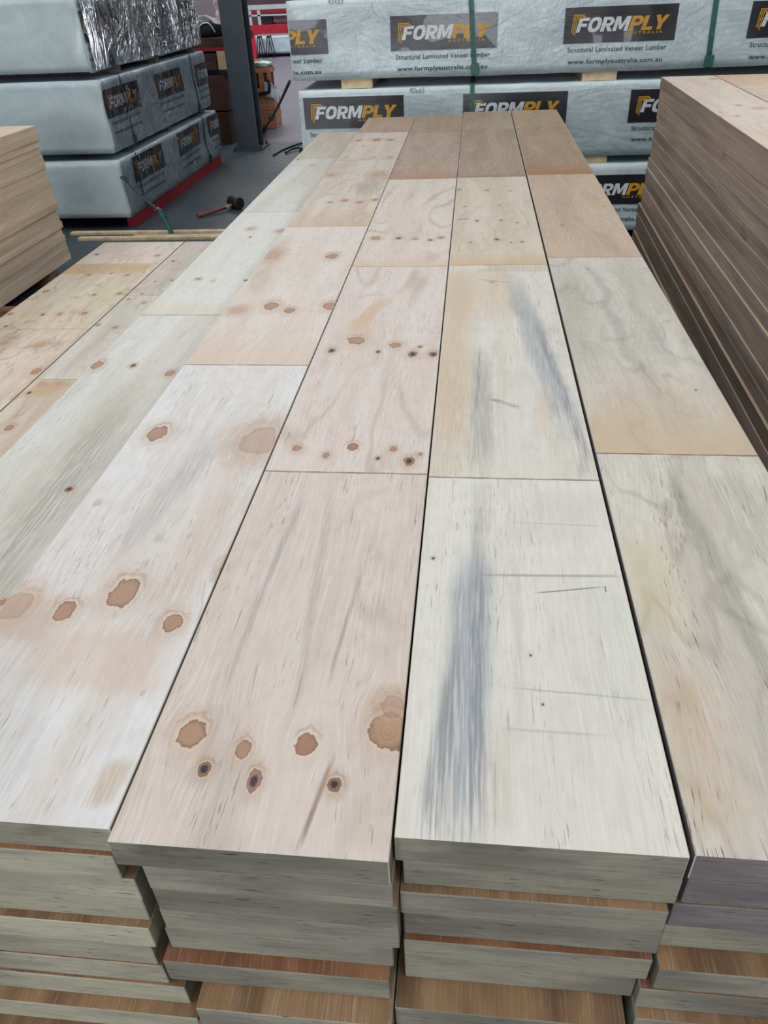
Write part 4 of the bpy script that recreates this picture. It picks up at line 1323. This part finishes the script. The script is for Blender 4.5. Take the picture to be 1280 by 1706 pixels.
pack((-5.95, 13.5, .0), 0, 2.1, 1.2, .5, 'grey wrapped pack on the floor behind the dark brown stack, lower one', 'grey packs behind the dark stack', [], 12.1, wrap=W_PLAIN)
pack((-5.95, 13.5, .55), 0, 2.1, 1.2, .5, 'grey wrapped pack behind the dark brown stack, middle one', 'grey packs behind the dark stack', [], 13.4, wrap=W_PLAIN)
pack((-5.95, 13.5, 1.10), 0, 2.1, 1.2, .55, 'grey mauve pack rising behind the black bag', 'grey packs behind the dark stack', [], 15.4,
     wrap=wrap_mat('wrap_mauve_grey', (150, 142, 150), .6, .2, 2, .1))
for zz in (.5, 1.05):
    for xx in (-5.6, -4.2):
        bearer(xx - .05, xx + .05, 13.55, 14.65, zz, zz + .05, 'timber spacer between the grey packs behind the dark stack', 'spacers between grey packs', M_BEAR, 'timber_spacer')

# orange board bundles right of the column
root = tag(empty('board_bundle', (-3.12, 12.0, 0)), 'lower bundle of orange boards standing on the floor right of the column', 'bundle of boards')
bm = bmesh.new()
for k in range(9):
    add_box(bm, .0 + .002 * (k % 3), .295 + .004 * (k % 2), .0, .36, .003 + k * .046, .003 + k * .046 + .043, 0, .002)
bm_obj('boards', bm, [M_ORWOOD], root)
root = tag(empty('board_bundle', (-3.12, 12.05, .455)), 'upper orange crate with dark gaps, topped by greenish plastic', 'crate')
bm = bmesh.new()
add_box(bm, .02, .25, .02, .28, .01, .28)
bm_obj('crate_body', bm, [M_ORDK], root)
bm = bmesh.new()
for (a_, b_, c_, d_) in ((0, .27, 0, .05), (0, .27, .24, .30), (0, .05, .05, .24), (.10, .17, .05, .24), (.22, .27, .05, .24)):
    add_box(bm, a_, b_, -.005, .30, c_, d_, 0, .002) if c_ in (0, .24) else add_box(bm, a_, b_, -.005, .03, c_, d_)
bm_obj('crate_slats', bm, [M_ORWOOD], root)
bearer(-3.1, -2.84, 12.06, 12.34, .417, .455, 'dark packer between the two orange board bundles', 'packers between orange bundles', M_BLK, 'packer')
blob('plastic_sheet', (-2.98, 12.2, .755), (.14, .15, .05), M_GPLAS, 7, .35, 'greenish crumpled plastic on top of the orange crate', 'plastic sheet')
bm = bmesh.new()
NW = 14
vg = [[bm.verts.new((.02 + .20 * i / NW + .02 * noise.noise(Vector((i * .4, k * .4, 1))), -.03 - .05 * abs(noise.noise(Vector((i * .5, k * .3, 5)))) - .02 * k / 8,
                     .19 - .20 * k / 8 * (1 - .35 * abs(i / NW - .4)) - .30 * max(0, i / NW - .3) ** 2)) for k in range(9)] for i in range(NW + 1)]
for i in range(NW):
    for k in range(8):
        bm.faces.new((vg[i][k], vg[i][k + 1], vg[i + 1][k + 1], vg[i + 1][k]))
o = bm_obj('plastic_sheet', bm, [M_WPLAS], smooth=True)
md = o.modifiers.new('thickness', 'SOLIDIFY'); md.thickness = .004
o.location = (-2.96, 12.02, .40)
tag(o, 'white plastic sheet hanging off the orange bundles', 'plastic sheet')
bm = bmesh.new()
tube(bm, smooth_pts([(-.14, -.02, .0), (-.02, -.03, .015), (.05, -.03, .03), (.07, -.03, .12), (.06, -.02, .18)]), .022, 8)
o = bm_obj('black_strap', bm, [M_BPLAS])
o.location = (-2.92, 11.96, .44)
tag(o, 'black strap looped over the white plastic sheet', 'strap')

# far end of the hall
M_RED2 = plain('machine_red', (196, 40, 62), 0.4, 0.08, 4, coat=.3)
M_REDB = plain('bright_red', (226, 36, 66), 0.4, 0.08, 4)
M_WSTEEL = plain('white_steel', (206, 210, 216), 0.4, 0.06, 4)
pack((-6.35, 24.6, .09), 0, 4.2, 1.2, .42, 'silver wrapped pack on the floor at the far end of the hall', None, [], 21.0, wrap=W_LEFT, amp=.03, sag=.02)
for xx in (-6.0, -4.6, -3.0):
    bearer(xx - .05, xx + .05, 24.7, 25.7, 0, .09, 'dark bearer under the silver pack at the far end', 'bearers under the far silver pack', M_BLK)
for i, (xx, hh) in enumerate(((-5.95, .50), (-5.68, .50))):
    root = tag(empty('sawhorse', (xx, 24.2, 0)), ('left one of the two black trestles in front of the far silver pack', 'right one of the two black trestles in front of the far silver pack')[i], 'trestle', 'black trestles')
    for sx in (-1, 1):
        for yy_ in (0, .28):
            bm = bmesh.new()
            tube(bm, [(sx * .10, yy_, 0), (sx * .025, yy_, hh)], .014, 6)
            bm_obj('leg', bm, [M_BLK], root)
    bm = bmesh.new()
    add_box(bm, -.03, .03, -.04, .32, hh - .02, hh + .03, 0, .004)
    bm_obj('top_bar', bm, [M_BLK], root)
bm = bmesh.new()
add_box(bm, -.07, .07, -.02, .02, 0, .55, 0, .006)
add_box(bm, -.09, .09, -.05, .05, 0, .02, 0, .003)
o = bm_obj('red_post', bm, [M_REDB])
o.location = (-6.13, 24.3, 0)
tag(o, 'bright red upright post beside the black trestles', 'post')
root = tag(empty('machine_bench', (-7.0, 27.2, 0)), 'red machine bench with a white steel frame at the far end', 'machine')
bm = bmesh.new(); add_box(bm, 0, 4.5, 0, .9, .44, .68, 0, .01); bm_obj('red_beam', bm, [M_RED2], root)
for xx in (.15, 2.2, 4.2):
    for yy_ in (.06, .78):
        bm = bmesh.new(); add_box(bm, xx, xx + .1, yy_, yy_ + .08, 0, .44); bm_obj('leg', bm, [M_BLK], root)
bm = bmesh.new()
for xx in (.08, .36, 2.0, 4.2):
    add_box(bm, xx, xx + .09, .02, .10, .68, 1.12, 0, .004)
add_box(bm, 0, 4.4, .0, .1, 1.07, 1.19, 0, .006)
add_box(bm, .1, 4.3, .02, .08, .90, .94)
bm_obj('white_frame', bm, [M_WSTEEL], root)
bm = bmesh.new(); add_box(bm, .1, 4.3, .4, .5, .96, 1.04, 0, .004); bm_obj('red_rail', bm, [M_RED2], root)
bm = bmesh.new(); add_box(bm, .42, .78, .14, .6, .68, .90, 0, .02); o = bm_obj('machine_box', bm, [M_BPLAS], root)
bm = bmesh.new(); add_box(bm, .8, 1.7, .14, .6, .72, .95, 0, .03); o = bm_obj('motor_housing', bm, [M_MAUVE], root)
